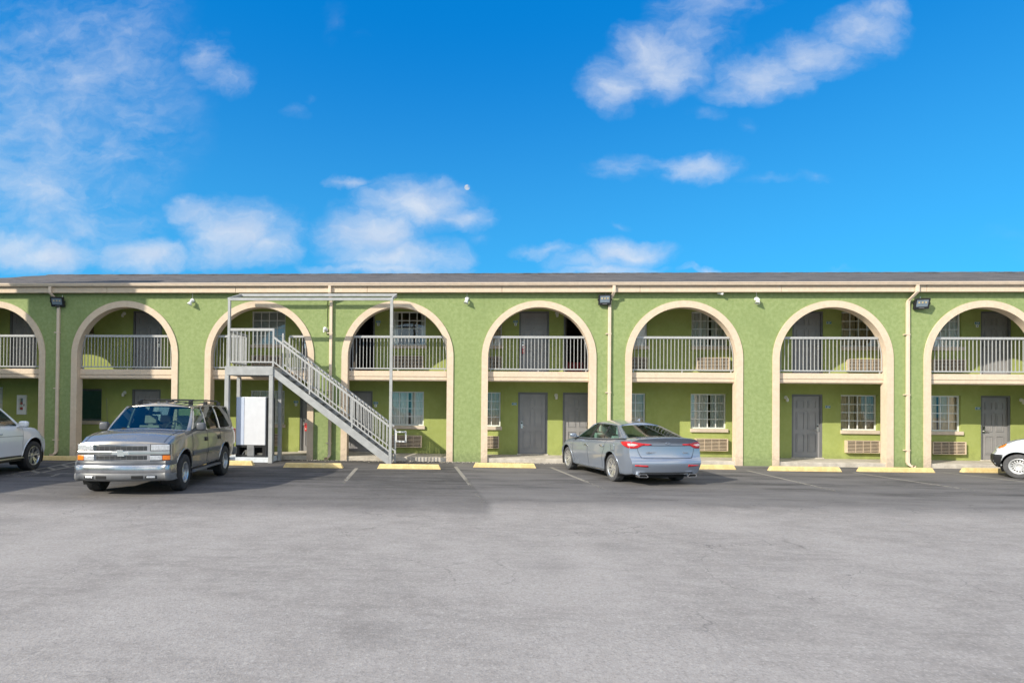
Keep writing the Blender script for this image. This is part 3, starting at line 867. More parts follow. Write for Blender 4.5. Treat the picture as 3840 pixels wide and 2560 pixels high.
# stringers, treads, sloped guards
x0, x1, zt0, zt1 = -8.36, -4.70, 2.965, .275
for y in (YF, YB):
    m = MB(); m.prism([(x0, zt0), (x1, zt1), (x1, .0), (x1 - .02, .0), (x0, zt0 - .245)], y - .022, y + .022, 'y'); m.build('stringer', 'steel', st)
m = MB(); n = 15
for k in range(n):
    f_ = (k + .5) / n; x = x0 + (x1 - x0) * f_; z = zt0 - .10 + (zt1 - zt0) * f_
    m.box(x - .13, x + .13, YF + .03, YB - .03, z - .018, z + .018)
m.build('treads', 'tread', st)
sx, sz = x1 - x0, zt1 - zt0
for y in (YF, YB):
    m = MB()
    h0, h1 = 3.93, 1.16
    m.bar((-8.36, y, h0), (-4.66, y, h1), .045, .06)
    m.bar((-8.36, y, 3.165), (-4.66, y, .385), .035, .04)
    n = 33
    for k in range(1, n):
        f_ = k / n; x = -8.36 + 3.70 * f_
        m.box(x - .011, x + .011, y - .011, y + .011, 3.165 + (.385 - 3.165) * f_, h0 + (h1 - h0) * f_)
    for x in (-7.19, -5.85):
        f_ = (x + 8.36) / 3.70; zt = 3.165 - 2.78 * f_
        m.box(x - .022, x + .022, y - .022, y + .022, zt - .15, h0 + (h1 - h0) * f_)
    m.build('stair_guard', 'rail', st)
m = MB()
m.bar((-4.66, YB, 1.07), (-4.60, YB - .01, .985), .05, .045)
for p, q in (((-4.61, .975), (-4.27, .985)), ((-4.285, .985), (-4.285, .655)), ((-4.27, .668), (-4.61, .678)), ((-4.60, .975), (-4.60, .678))):
    m.bar((p[0], YB - .01, p[1]), (q[0], YB - .01, q[1]), .045, .045, up=(0, 1, 0))
m.build('handrail_loop', 'white', st)

# ------------------------------------------------------------------ vending cabinet on its pad
pad = MB(); pad.box(-10.4, -8.50, -1.19, -.20, 0, .155)
tag(pad.build('concrete_pad', plain('painted_pad', (.62, .66, .70), .8, var=.12, bump=.2), bevel=.012), 'pale painted concrete pad under the white cabinet', 'concrete pad')
v = thing('vending_cabinet', 'tall white cabinet with open black base under the stair landing', 'cabinet', (-9.12, -1.07, .155))
vm = plain('white_cabinet_paint', (.66, .67, .70), .35, var=.03)
m = MB(); m.box(-.47, .485, .0, .74, .38, 1.90); m.build('casing', vm, v, bevel=.01)
m = MB(); m.box(-.20, .472, -.022, -.001, .385, 1.885); m.build('door_panel', vm, v, bevel=.008)
m = MB(); m.box(-.465, -.215, -.018, -.001, .385, 1.885); m.build('side_panel', plain('pale_blue_panel', (.50, .56, .68), .35, var=.03), v, bevel=.006)
m = MB(); m.box(.487, .495, .0, .74, .02, 1.88); m.box(-.48, -.472, 0, .74, .02, 1.88); m.build('cabinet_side', plain('dark_cabinet_side', (.055, .06, .075), .4), v)
m = MB(); m.box(-.47, .485, .30, .74, .02, .378); m.box(-.47, -.37, 0, .30, .002, .378); m.box(.38, .485, 0, .30, .002, .378); m.box(-.37, .38, 0, .30, .31, .378); m.box(-.37, .38, 0, .30, .002, .075)
m.build('base', 'black', v)
m = MB(); m.box(-.11, .115, -.015, .05, .03, .375); m.build('base_panel', 'dark_metal_panel', v, bevel=.01)
m = MB()
m.tube([(-.30, .1, .08), (-.22, .12, .20), (-.16, .1, .10)], .02, 8); m.box(-.20, -.12, .05, .2, .07, .22); m.box(.18, .38, .08, .25, .065, .13); m.build('compressor', 'brushed', v)

# ------------------------------------------------------------------ wheel stops
def stop(x0, x1, y, lab, dy=0.0):
    m = MB(); L = x1 - x0; e = .07
    prof = [(-.085, 0), (.085, 0), (.065, .115), (.045, .135), (-.045, .135), (-.065, .115)]
    rows = [[(-L / 2 + (0 if z < .01 else e * z / .135), yy, z) for yy, z in prof], [(-L / 2 + e + .02, yy, z) for yy, z in prof], [(L / 2 - e - .02, yy, z) for yy, z in prof], [(L / 2 - (0 if z < .01 else e * z / .135), yy, z) for yy, z in prof]]
    m.grid(rows, closed_u=True)
    m.bm.faces.new([v for v in list(m.bm.verts)[:6]][::-1]); m.bm.faces.new([v for v in list(m.bm.verts)[-6:]])
    o = m.build('wheel_stop', 'yellow', bevel=.008)
    o.location = ((x0 + x1) / 2, y + .09, 0); o.rotation_euler = (0, 0, dy)
    tag(o, lab, 'wheel stop', 'yellow wheel stops along the motel')
stop(-16.4, -14.53, -1.42, 'worn yellow wheel stop at the wall beside the white car')
stop(-10.45, -8.60, -2.15, 'yellow wheel stop in shade behind the silver wagon, by the white cabinet')
stop(-7.55, -5.82, -2.55, 'dull yellow wheel stop below the middle of the stair', .03)
stop(-4.83, -3.0, -2.5, 'bright yellow wheel stop in front of the foot of the stair', .03)
stop(-2.09, -.22, -1.74, 'bright yellow wheel stop before the room 104 doorway, left of the sedan')
stop(3.9, 5.75, -1.32, 'yellow wheel stop with rust marks half hidden by the grey sedan')
stop(6.60, 8.66, -1.55, 'yellow wheel stop in front of the room 107 door')
stop(9.23, 11.37, -1.42, 'yellow wheel stop right of the room 107 window, before a downspout')
stop(12.32, 14.30, -1.22, 'yellow wheel stop touched by the white van wheel')

#@@CARS@@
# ------------------------------------------------------------------ cars
def pchip(tab):
    tab = sorted(tab); X = [a for a, b in tab]; Y = [b for a, b in tab]; n = len(X)
    h = [X[i + 1] - X[i] for i in range(n - 1)]; dl = [(Y[i + 1] - Y[i]) / h[i] for i in range(n - 1)]
    m = [0] * n; m[0] = dl[0]; m[-1] = dl[-1]
    for i in range(1, n - 1):
        if dl[i - 1] * dl[i] <= 0: m[i] = 0
        else:
            w1 = 2 * h[i] + h[i - 1]; w2 = h[i] + 2 * h[i - 1]
            m[i] = (w1 + w2) / (w1 / dl[i - 1] + w2 / dl[i])
    def f(x):
        if x <= X[0]: return Y[0]
        if x >= X[-1]: return Y[-1]
        i = 0
        while x > X[i + 1]: i += 1
        t = (x - X[i]) / h[i]; t2 = t * t; t3 = t2 * t
        return (2 * t3 - 3 * t2 + 1) * Y[i] + (t3 - 2 * t2 + t) * h[i] * m[i] + (-2 * t3 + 3 * t2) * Y[i + 1] + (t3 - t2) * h[i] * m[i + 1]
    return f
def smooth01(t): t = max(0, min(1, t)); return t * t * (3 - 2 * t)
def crom(P, k):
    out = []
    n = len(P)
    for i in range(n - 1):
        p0 = P[max(i - 1, 0)]; p1 = P[i]; p2 = P[i + 1]; p3 = P[min(i + 2, n - 1)]
        for j in range(k):
            t = j / k
            out.append(tuple(.5 * (2 * b + (c - a) * t + (2 * a - 5 * b + 4 * c - d) * t * t + (-a + 3 * b - 3 * c + d) * t ** 3) for a, b, c, d in zip(p0, p1, p2, p3)))
    out.append(tuple(P[-1])); return out
FR = [1, .97, .9, .75, .5, .25, 0]

class Car:
    def __init__(s, name, label, loc, rot, P, pm):
        s.P = P; s.pm = pm
        s.root = thing(name, label, P.get('cat', 'car'), loc, rot)
        s.f = {k: pchip(v) for k, v in P['prof'].items()}
        s.body()
    def section(s, x):
        f = s.f; zb, zs, W, Wb = f['zb'](x), f['zs'](x), f['W'](x), f['Wb'](x); H = zs - zb
        tk = s.P.get('tuck', .035)
        key = [(W - .10, zb), (W - tk - .01, zb + .04), (W - tk * .55, zb + .30 * H), (W, zb + .55 * H), (W - .004, zb + .72 * H), (W - .022, zb + .90 * H), (min(Wb, W - .03), zs)]
        side = crom(key, 4)
        cr = f['cr'](x)
        bot = [(side[0][0] * c, zb) for c in FR[::-1][:-1]]
        top = [(side[-1][0] * c, zs + cr * (1 - c * c)) for c in FR[1:]]
        return bot, side, top, cr
    def deform(s, p):
        P = s.P; x, y, z = p
        fx, rx = P['fx'], P['rx']
        t = smooth01((x - (fx - P.get('fr', .7))) / P.get('fr', .7))
        if t > 0: x += t * (s.f['gf'](z) - P.get('fb', .28) * y * y)
        t = smooth01(((rx + P.get('rr', .6)) - x) / P.get('rr', .6))
        if t > 0: x += t * (s.f['gr'](z) + P.get('rb', .2) * y * y)
        return Vector((x, y, z))
    def body(s):
        P = s.P; fx, rx = P['fx'], P['rx']
        n = int((fx - rx) / .045)
        xs = [rx + (fx - rx) * k / n for k in range(n + 1)]
        for d in P['cuts']:
            k = min(range(len(xs)), key=lambda q: abs(xs[q] - d)); xs[k] = d
        bm = bmesh.new(); rings = []; secs = []
        for x in xs:
            bot, side, top, cr = s.section(x); half = bot + side + top
            secs.append((bot, side, top, cr))
            L = [bm.verts.new(s.deform((x, y, z))) for y, z in half]
            Rr = [bm.verts.new(s.deform((x, -y, z))) for y, z in half[1:-1]]
            rings.append(L + Rr[::-1])
        for a, b in zip(rings[:-1], rings[1:]):
            m = len(a)
            for k in range(m): bm.faces.new((a[k], a[(k + 1) % m], b[(k + 1) % m], b[k]))
        for x, (bot, side, top, cr) in ((xs[0], secs[0]), (xs[-1], secs[-1])):
            cols = FR + [-c for c in FR[::-1][1:]]; J = len(side) - 1; rows = []
            for j, (y, z) in enumerate(side):
                tz = max(0, (j / J - .6) / .4)
                rows.append([bm.verts.new(s.deform((x, y * c, z + cr * (1 - c * c) * tz))) for c in cols])
            for a, b in zip(rows[:-1], rows[1:]):
                for k in range(len(cols) - 1): bm.faces.new((a[k], a[k + 1], b[k + 1], b[k]))
        bmesh.ops.remove_doubles(bm, verts=bm.verts, dist=.0006)
        bmesh.ops.recalc_face_normals(bm, faces=bm.faces)
        s.bvh = BVHTree.FromBMesh(bm)
        # wheel openings
        for ax in P['axles']:
            c = Vector((ax, 0, P['Rw'] + P.get('arch_dz', .01))); Ra = P['Ra']
            for v in bm.verts:
                if abs(v.co.y) > .55 * P['Wm']:
                    d = Vector((v.co.x - c.x, 0, v.co.z - c.z)); L = d.length
                    if abs(L - Ra) < .024 and L > 1e-4: v.co += d * (Ra / L - 1)
            dead = [f for f in bm.faces if abs(f.calc_center_median().y) > .55 * P['Wm'] and math.hypot(f.calc_center_median().x - c.x, f.calc_center_median().z - c.z) < Ra - .003]
            bmesh.ops.delete(bm, geom=dead, context='FACES')
        cab = P['cab']
        def cls(f):
            c = f.calc_center_median(); nz = f.normal.z
            z0 = s.f['zs'](c.x)
            if cab[0] < c.x < cab[1] and nz > .6 and c.z > z0 - .03: return 'tray'
            if abs(c.y) > .5 * P['Wm'] and abs(f.normal.y) > .35:
                for nm, a, b in P['doors']:
                    if a < c.x < b and c.z > s.f['zb'](c.x) + .10 and c.z < z0 + .01: return (nm, c.y > 0)
            if c.x > cab[1] and nz > .45 and c.z > z0 - .08 and abs(c.y) < P['Wm'] * .90 and c.x < P['fx'] + .05: return 'bonnet'
            return 'body'
        groups = {}
        for f in bm.faces: groups.setdefault(cls(f), []).append(f)
        names = {'tray': 'cabin_floor', 'bonnet': 'bonnet', 'body': 'body'}
        s.parts = {}
        for k, fs in groups.items():
            nb = MB(); mp = {}
            for f in fs:
                vs = []
                for v in f.verts:
                    if v not in mp: mp[v] = nb.bm.verts.new(v.co)
                    vs.append(mp[v])
                nb.bm.faces.new(vs)
            nm = names.get(k, 'door'); mt = 'dark' if k == 'tray' else s.pm
            s.parts[k] = nb.build(nm, mt, s.root, smooth=38, normals=False)
        bm.free()
        # wheel wells and lips
        for ax in P['axles']:
            for sg in (1, -1):
                W = s.f['W'](ax); Ra = P['Ra'] + .004; zc = P['Rw'] + P.get('arch_dz', .01)
                w = MB(); rows = []
                for k in range(25):
                    a = R(-28) + R(236) * k / 24
                    rows.append([(ax + Ra * math.cos(a), sg * (W - .03), zc + Ra * math.sin(a)), (ax + Ra * math.cos(a), sg * (W - .36), zc + Ra * math.sin(a))])
                w.grid(rows)
                w.bm.faces.new([w.bm.verts.new((r[1][0], r[1][1], r[1][2])) for r in rows])
                w.build('wheel_well', 'dark', s.root)
                lip = MB(); pts = []
                for k in range(29):
                    a = R(-12) + R(204) * k / 28; x = ax + (P['Ra'] + .006) * math.cos(a); z = zc + (P['Ra'] + .006) * math.sin(a)
                    h = s.bvh.ray_cast(Vector((x, sg * 3, z)), Vector((0, -sg, 0)))
                    if h[0] is not None and abs(h[0].y) > .5 * P['Wm']: pts.append(h[0])
                if len(pts) > 4:
                    lip.tube(pts, P.get('lip', .016), 6); lip.build('arch_lip', P.get('lipmat') or s.pm, s.root, smooth=60)
        # dark underbody so nothing shows through
        u = MB(); u.box(P['rx'] + .35, P['fx'] - .35, -P['Wm'] * .62, P['Wm'] * .62, P['prof']['zb'][0][1] - .02 if False else s.f['zb'](0) - .03, s.f['zb'](0) + .10)
        u.build('underbody', 'dark', s.root)
    # project a flat outline on to the body skin
    def patch(s, outline, O, U, V, D, mat, name, off=.006, parent=None, step=.04, mirror=False):
        O, U, V, D = Vector(O), Vector(U).normalized(), Vector(V).normalized(), Vector(D).normalized()
        pts = []; n = len(outline)
        for i in range(n):
            a, b = Vector(outline[i]), Vector(outline[(i + 1) % n]); k = max(1, int((b - a).length / step))
            for j in range(k): pts.append(a.lerp(b, j / k))
        nb = len(pts)
        xs = [p.x for p in pts]; ys = [p.y for p in pts]
        inside = []
        x = min(xs) + step
        while x < max(xs):
            y = min(ys) + step
            while y < max(ys):
                q = Vector((x, y)); c = False; j = nb - 1
                for i in range(nb):
                    if (pts[i].y > y) != (pts[j].y > y) and x < (pts[j].x - pts[i].x) * (y - pts[i].y) / (pts[j].y - pts[i].y) + pts[i].x: c = not c
                    j = i
                if c and min((q - p).length for p in pts) > step * .45: inside.append(q)
                y += step
            x += step
        co, ed, fa, _, _, _ = geo.delaunay_2d_cdt(pts + inside, [(i, (i + 1) % nb) for i in range(nb)], [], 1, 1e-5)
        res = []
        for sg in ((1, -1) if mirror else (1,)):
            fl = Vector((1, sg, 1)); m = MB(); vs = []; last = None
            for p in co:
                o = O + U * p.x + V * p.y - D * 4; o = o * fl; d = D * fl
                h = s.bvh.ray_cast(o, d)
                q = h[0] if h[0] is not None and (h[0] - o).length < 6 else None
                if q is None:
                    nr = s.bvh.find_nearest(o + d * 4); q = nr[0]; nn = nr[1]
                else: nn = h[1]
                if nn.dot(d) > 0: nn = -nn
                vs.append(m.bm.verts.new(q + nn * off))
            for f in fa: 
                try: m.bm.faces.new([vs[i] for i in f])
                except ValueError: pass
            ob = m.build(name, mat, parent or s.root, smooth=50)
            sd = ob.modifiers.new('solid', 'SOLIDIFY'); sd.thickness = .012; sd.offset = -1
            res.append(ob)
        return res
    def side(s, outline, mat, name, **kw):      # outline in (x, z), both sides
        return s.patch(outline, (0, 0, 0), (1, 0, 0), (0, 0, 1), (0, -1, 0), mat, name, mirror=True, **kw)
    def side_line(s, pts, r, mat, name, both=True, out=0.0):
        for sg in ((1, -1) if both else (1,)):
            q = []
            for i in range(len(pts) - 1):
                for j in range(8):
                    a = Vector(pts[i]).lerp(Vector(pts[i + 1]), j / 8); q.append(a)
            q.append(Vector(pts[-1])); path = []
            for a in q:
                h = s.bvh.ray_cast(Vector((a.x, sg * 3, a.y)), Vector((0, -sg, 0)))
                if h[0] is not None and abs(h[0].y) > .3: path.append(h[0] + Vector((0, sg * out, 0)))
            if len(path) > 2:
                m = MB(); m.tube(path, r, 6); m.build(name, mat, s.root, smooth=60)
    def cabin(s):
        P = s.P; G = P['green']; f = s.f
        vl = [0, .05, .18, .32, .46, .60, .74, .87, .95, 1.0]
        fy = [0, .25, .5, .75, .93]
        zr = f['zr']
        def width(v, x0):
            wb = min(f['Wb'](x0), f['W'](x0) - .03) - .012
            return wb + (G['Wr'] - wb) * v ** G.get('pw', 1.25)
        knots = [(G['f0'] - G.get('fk', .16), G['f1'] - .06, 'p')] + G['knots'] + [(G['r0'] + G.get('rk', .12), G['r1'] + .05, 'p')]
        # densify the side runs
        S = []
        for (a0, a1, ty), (b0, b1, _) in zip(knots[:-1], knots[1:]):
            k = max(1, int(abs(b0 - a0) / .13))
            for j in range(k): S.append((a0 + (b0 - a0) * j / k, a1 + (b1 - a1) * j / k, ty))
        S.append((knots[-1][0], knots[-1][1], 'p'))
        rows = []
        xm = .5 * (G['f0'] + G['r0'])
        for v in vl:
            row = []
            for q in fy:
                x0 = G['f0'] - G['bow'] * q * q; x1 = G['f1'] - G['bow'] * .7 * q * q
                x = x0 + (x1 - x0) * v; y = q * width(v, knots[0][0])
                z0 = f['zs'](x0) + f['cr'](x0) * (1 - q * q) - .012; z1 = zr(x1) + G['rc'] * .55 * (1 - q * q)
                row.append((x, y, z0 + (z1 - z0) * v))
            for a0, a1, ty in S:
                x = a0 + (a1 - a0) * v
                z0 = f['zs'](a0) - .004; z1 = zr(a1)
                tp = 1 - G.get('tp', .05) * ((a1 - .5 * (G['f1'] + G['r1'])) / (.5 * (G['f1'] - G['r1']))) ** 2 * v
                row.append((x, width(v, a0) * tp, z0 + (z1 - z0) * v))
            for q in fy[::-1]:
                x0 = G['r0'] + G['rbow'] * q * q; x1 = G['r1'] + G['rbow'] * .7 * q * q
                x = x0 + (x1 - x0) * v; y = q * width(v, knots[-1][0]) * (1 - G.get('tp', .05) * v)
                z0 = f['zs'](x0) + f['cr'](x0) * (1 - q * q) - .012; z1 = zr(x1) + G['rc'] * .55 * (1 - q * q)
                row.append((x, y, z0 + (z1 - z0) * v))
            rows.append(row)
        nf = len(fy); ns = len(S); sets = {}
        def add(tag_, pts): sets.setdefault(tag_, []).append(pts)
        for i in range(len(vl) - 1):
            vm = (vl[i] + vl[i + 1]) / 2
            for k in range(len(rows[0]) - 1):
                pts = [rows[i][k], rows[i][k + 1], rows[i + 1][k + 1], rows[i + 1][k]]
                t_ = 'roof'
                if k < nf - 1: t_ = 'windscreen' if G['wv'][0] < vm < G['wv'][1] else 'roof'
                elif nf <= k < nf + ns - 1:
                    ty = S[k - nf][2]
                    if ty != 'p' and .05 < vm < G.get('vtop', .95): t_ = ty
                elif k >= nf + ns: t_ = 'back_window' if G['bv'][0] < vm < G['bv'][1] else 'roof'
                add(t_, pts)
        gs = [1, .94, .82, .62, .35, 0]
        for a, b in zip(gs[:-1], gs[1:]):
            for k in range(len(rows[0]) - 1):
                def rp(p, g_): 
                    return (p[0], p[1] * g_, zr(p[0]) + (p[2] - zr(p[0])) * 1.0 * g_ * g_ + G['rc'] * (1 - g_ * g_) if False else p[2] + (zr(p[0]) + G['rc'] - p[2]) * (1 - g_ * g_))
                p, q = rows[-1][k], rows[-1][k + 1]
                add('roof', [rp(p, a), rp(q, a), rp(q, b), rp(p, b)])
        for t_, fs in sets.items():
            for sg in ((1, -1) if t_ not in ('roof', 'windscreen', 'back_window') else (0,)):
                m = MB()
                for pts in fs:
                    for s2 in ((sg,) if sg else (1, -1)):
                        pp = [Vector((p[0], p[1] * s2, p[2])) for p in pts]
                        u_ = []
                        for p in pp:
                            if not any((p - r_).length < 1e-4 for r_ in u_): u_.append(p)
                        if len(u_) >= 3: m.quad(*u_)
                nm = t_ if t_ in ('roof', 'windscreen', 'back_window') else 'side_window'
                if t_.startswith('blk'): nm = 'pillar_trim'
                gm = s.pm if nm == 'roof' else ('black' if nm == 'pillar_trim' else (P['gl'] if nm != 'side_window' or t_ == 'win0' else P.get('gl2', P['gl'])))
                ob = m.build(nm, gm, s.root, smooth=45, merge=.0008)
                if nm == 'roof':
                    sd = ob.modifiers.new('solid', 'SOLIDIFY'); sd.thickness = .03; sd.offset = -1
                s.parts[t_] = ob
        s.rows = rows
    def seats(s, xs, col, zseat, ys=(-.38, .38), back=.62, head=True):
        for x in xs:
            for y in ys:
                m = MB()
                A = Matrix.Translation((x, y, zseat)) @ Matrix.Rotation(R(-14), 4, 'Y')
                m.box(-.07, .07, -.24, .24, -.2, back, A)
                if head: m.box(-.05, .05, -.14, .14, back + .05, back + .24, A); m.box(-.015, .015, -.06, .06, back, back + .06, A)
                m.build('seat', col, s.root, bevel=.045)
    def wheel(s, ax, sg, spec, steer=0.0):
        P = s.P; Rw, tw = P['Rw'], P.get('tw', .235)
        e = empty('wheel', s.root, (ax, sg * (P['track'] / 2), Rw))
        e.rotation_euler = (0, 0, R(steer) + (0 if sg > 0 else PI))   # local +y points outwards
        rr = spec['rim']
        t = MB(); h = tw / 2
        prof = [(rr - .01, -h * .86), (rr + .012, -h * .92), (Rw - .045, -h), (Rw - .012, -h * .88), (Rw - .001, -h * .62), (Rw, -.004), (Rw - .008, -.004), (Rw - .008, .004), (Rw, .004), (Rw - .001, h * .62), (Rw - .012, h * .88), (Rw - .045, h), (rr + .012, h * .92), (rr - .01, h * .86)]
        t.lathe(prof, 44, axis='y', closed=True); t.build('tyre', spec.get('tyre', 'rubber'), e, smooth=35)
        r_ = MB()
        r_.lathe([(rr - .035, -h * .6), (rr - .005, -h * .7), (rr, h * .80), (rr + .010, h * .90), (rr - .002, h * .93), (rr - .022, h * .80), (rr - .035, -h * .55)], 44, axis='y', closed=True)
        n = spec['n']; yb = h * spec.get('dish', .55); yo = h * .80
        if spec['kind'] == 'spoke':
            for k in range(n):
                for da in ((-spec['split'], spec['split']) if spec.get('split') else (0,)):
                    a = 2 * PI * k / n + .3; a2 = a + da
                    c0 = Vector((math.cos(a + da * .25) * .05, yb, math.sin(a + da * .25) * .05)); c1 = Vector((math.cos(a2) * (rr - .02), yo, math.sin(a2) * (rr - .02)))
                    tn = Vector((-math.sin(a2), 0, math.cos(a2))); w0, w1 = spec['w0'], spec['w1']; dp = Vector((0, -.035, 0))
                    r_.hexa([c0 - tn * w0 + dp, c0 + tn * w0 + dp, c1 + tn * w1 + dp, c1 - tn * w1 + dp, c0 - tn * w0, c0 + tn * w0, c1 + tn * w1, c1 - tn * w1])
            r_.lathe([(.001, yb + .012), (.035, yb + .012), (.07, yb + .004), (.08, yb - .04)], 24, axis='y', cap=False)
        else:      # pressed steel disc with slots
            r_.lathe([(.001, h * .30), (.05, h * .30), (.055, h * .55), (.075, h * .60), (.10, h * .42), (rr - .085, h * .50), (rr - .075, h * .42)], 36, axis='y', cap=False)
            r_.lathe([(rr - .035, h * .40), (rr - .015, h * .55)], 36, axis='y', cap=False)
            for k in range(n):
                a0 = 2 * PI * k / n; a1 = a0 + 2 * PI / n * spec.get('bridge', .5); pts = []
                for (rad, yy) in ((rr - .08, h * .44), (rr - .03, h * .42)):
                    pts.append([(rad * math.cos(a), yy, rad * math.sin(a)) for a in (a0, (a0 + a1) / 2, a1)])
                r_.grid(pts)
        r_.build('rim', spec['mat'], e, smooth=35)
        d = MB(); d.lathe([(.001, -h * .25), (rr - .05, -h * .25), (rr - .05, -h * .32), (.001, -h * .32)], 30, axis='y'); d.build('brake_disc', spec.get('disc', 'dark_metal'), e)
        return e

M['rubber'] = plain('tyre_rubber', (.028, .028, .030), .75, var=.2, vscale=14)
M['rubber_dusty'] = plain('dusty_tyre', (.075, .075, .078), .85, var=.2, vscale=14)
M['dark_metal'] = plain('dark_brake_metal', (.05, .05, .052), .5, .6)
M['alloy'] = plain('silver_alloy', (.60, .61, .62), .28, .85, var=.06)
M['alloy_bright'] = plain('bright_alloy', (.74, .73, .71), .26, .75, var=.06)
M['steel_wheel'] = plain('silver_steel_wheel', (.58, .58, .58), .4, .5, var=.12)
M['pewter'] = paint('pewter_paint', (.365, .340, .305), .58, .24, dust=.14)
M['bumper_chrome'] = plain('scuffed_chrome', (.47, .48, .50), .24, .9, var=.10, vscale=5, bump=.10, bscale=5)
M['pewter_trim'] = plain('grey_bumper_plastic', (.10, .106, .118), .42, var=.15, vscale=4)
M['grey_plastic'] = plain('pale_grey_plastic', (.165, .168, .175), .45, var=.1)
M['bluegrey'] = paint('blue_grey_paint', (.285, .330, .410), .52, .24, dust=.07)
M['white_paint'] = paint('white_car_paint', (.66, .70, .74), .0, .25, dust=.05)
M['white_paint_bright'] = paint('bright_white_car_paint', (.80, .82, .84), .0, .25, dust=.05)
M['car_glass'] = glassmat('car_glass', (.42, .55, .52), .04, rcol=(.9, .97, 1))
M['car_glass_green'] = glassmat('green_car_glass', (.56, .74, .66), .05, rcol=(.92, .98, 1))
M['car_glass_dark'] = glassmat('privacy_glass', (.07, .075, .08), .03)
M['lamp_clear'] = plain('clear_lamp', (.70, .72, .74), .12, .35, var=.18, vscale=30, coat=1.0)
M['amber'] = plain('amber_lens', (.85, .21, .012), .15, var=.15, vscale=60, coat=1.0)
M['tail_red'] = plain('red_lens', (.58, .012, .018), .12, var=.3, vscale=40, coat=1.0)
M['tail_pale'] = plain('pale_pink_lens', (.80, .52, .50), .12, var=.2, vscale=60, coat=1.0)
M['seat_cream'] = plain('cream_leather', (.58, .53, .44), .6)
M['seat_grey'] = plain('grey_cloth', (.46, .49, .50), .8)
M['dash'] = plain('grey_dash', (.16, .19, .185), .7)
M['plate_dark'] = plain('dark_recess', (.03, .035, .042), .5)

# ---- silver wagon (large sport utility), nose towards the camera
P_SUV = dict(cat='car', fx=2.33, rx=-2.56, Wm=.99, Rw=.385, Ra=.475, track=1.72, tw=.26, axles=(1.473, -1.473), tuck=.03, cuts=(1.02, -.02, -1.02),
    fr=.5, fb=.17, rr=.4, rb=.09, lip=.018, arch_dz=.02,
    prof=dict(zb=[(-2.6, .50), (-2.2, .44), (0, .41), (2.0, .40), (2.4, .40)],
              zs=[(-2.6, 1.235), (-1.5, 1.23), (0, 1.225), (.95, 1.245), (1.3, 1.235), (1.8, 1.17), (2.2, 1.085), (2.33, 1.03)],
              W=[(-2.6, .95), (-2.3, .975), (-1.5, .99), (0, .985), (1.5, .985), (2.0, .955), (2.33, .925)],
              Wb=[(-2.6, .90), (-1.5, .93), (0, .94), (1.2, .93), (2.0, .895), (2.33, .87)],
              cr=[(-2.6, .02), (1.0, .02), (1.3, .06), (2.0, .085), (2.33, .05)],
              zr=[(-2.5, 1.77), (-2.0, 1.805), (-.8, 1.825), (.2, 1.80), (.6, 1.765)],
              gf=[(.4, -.06), (.75, .0), (1.0, .0), (1.08, -.03), (1.2, -.06)],
              gr=[(.4, .05), (.6, .0), (1.0, .0), (1.19, .03)]),
    cab=(-2.5, 1.22), doors=[('front', -.02, 1.02), ('rear', -1.02, -.02)], gl='car_glass', gl2='car_glass_dark',
    green=dict(f0=1.30, f1=.52, bow=.20, r0=-2.53, r1=-2.36, rbow=.05, Wr=.755, rc=.075, pw=1.45, wv=(.05, .94), bv=(.06, .90), fk=.27, rk=.09, tp=.01,
               knots=[(.90, .36, 'win0'), (.02, -.02, 'p'), (-.07, -.10, 'win1'), (-1.02, -.92, 'p'), (-1.16, -1.04, 'win2'), (-2.30, -2.17, 'p')]))
suv = Car('silver_wagon', 'dented silver sport utility car parked nose out beside the stair', (-9.03, -6.0, 0), R(-81.4), P_SUV, 'pewter')
suv.root.scale = (.93, .915, .965)
suv.cabin()
suv.seats((.15, -.75), 'seat_cream', .82, back=.52)
m = MB(); m.box(.78, 1.18, -.80, .80, 1.05, 1.265); m.build('dashboard', 'dash', suv.root, bevel=.05)
m = MB()
A = Matrix.Translation((.62, .40, 1.27)) @ Matrix.Rotation(R(66), 4, 'Y')
m.tube([A @ Vector((.19 * math.cos(a * PI / 12), .19 * math.sin(a * PI / 12), 0)) for a in range(24)], .016, 8, closed=True)
m.bar(A @ Vector((-.18, 0, 0)), A @ Vector((.18, 0, 0)), .03, .02); m.build('steering_wheel', 'seat_cream', suv.root, smooth=50)
m = MB(); m.box(.70, .74, -.12, .12, 1.60, 1.66); m.build('mirror', 'black', suv.root, bevel=.01)
spec = dict(rim=.215, kind='steel', n=6, bridge=.55, mat='alloy', tyre='rubber')
for ax in (1.473, -1.473):
    for sg in (1, -1): suv.wheel(ax, sg, spec, 3 if ax > 0 else 0)
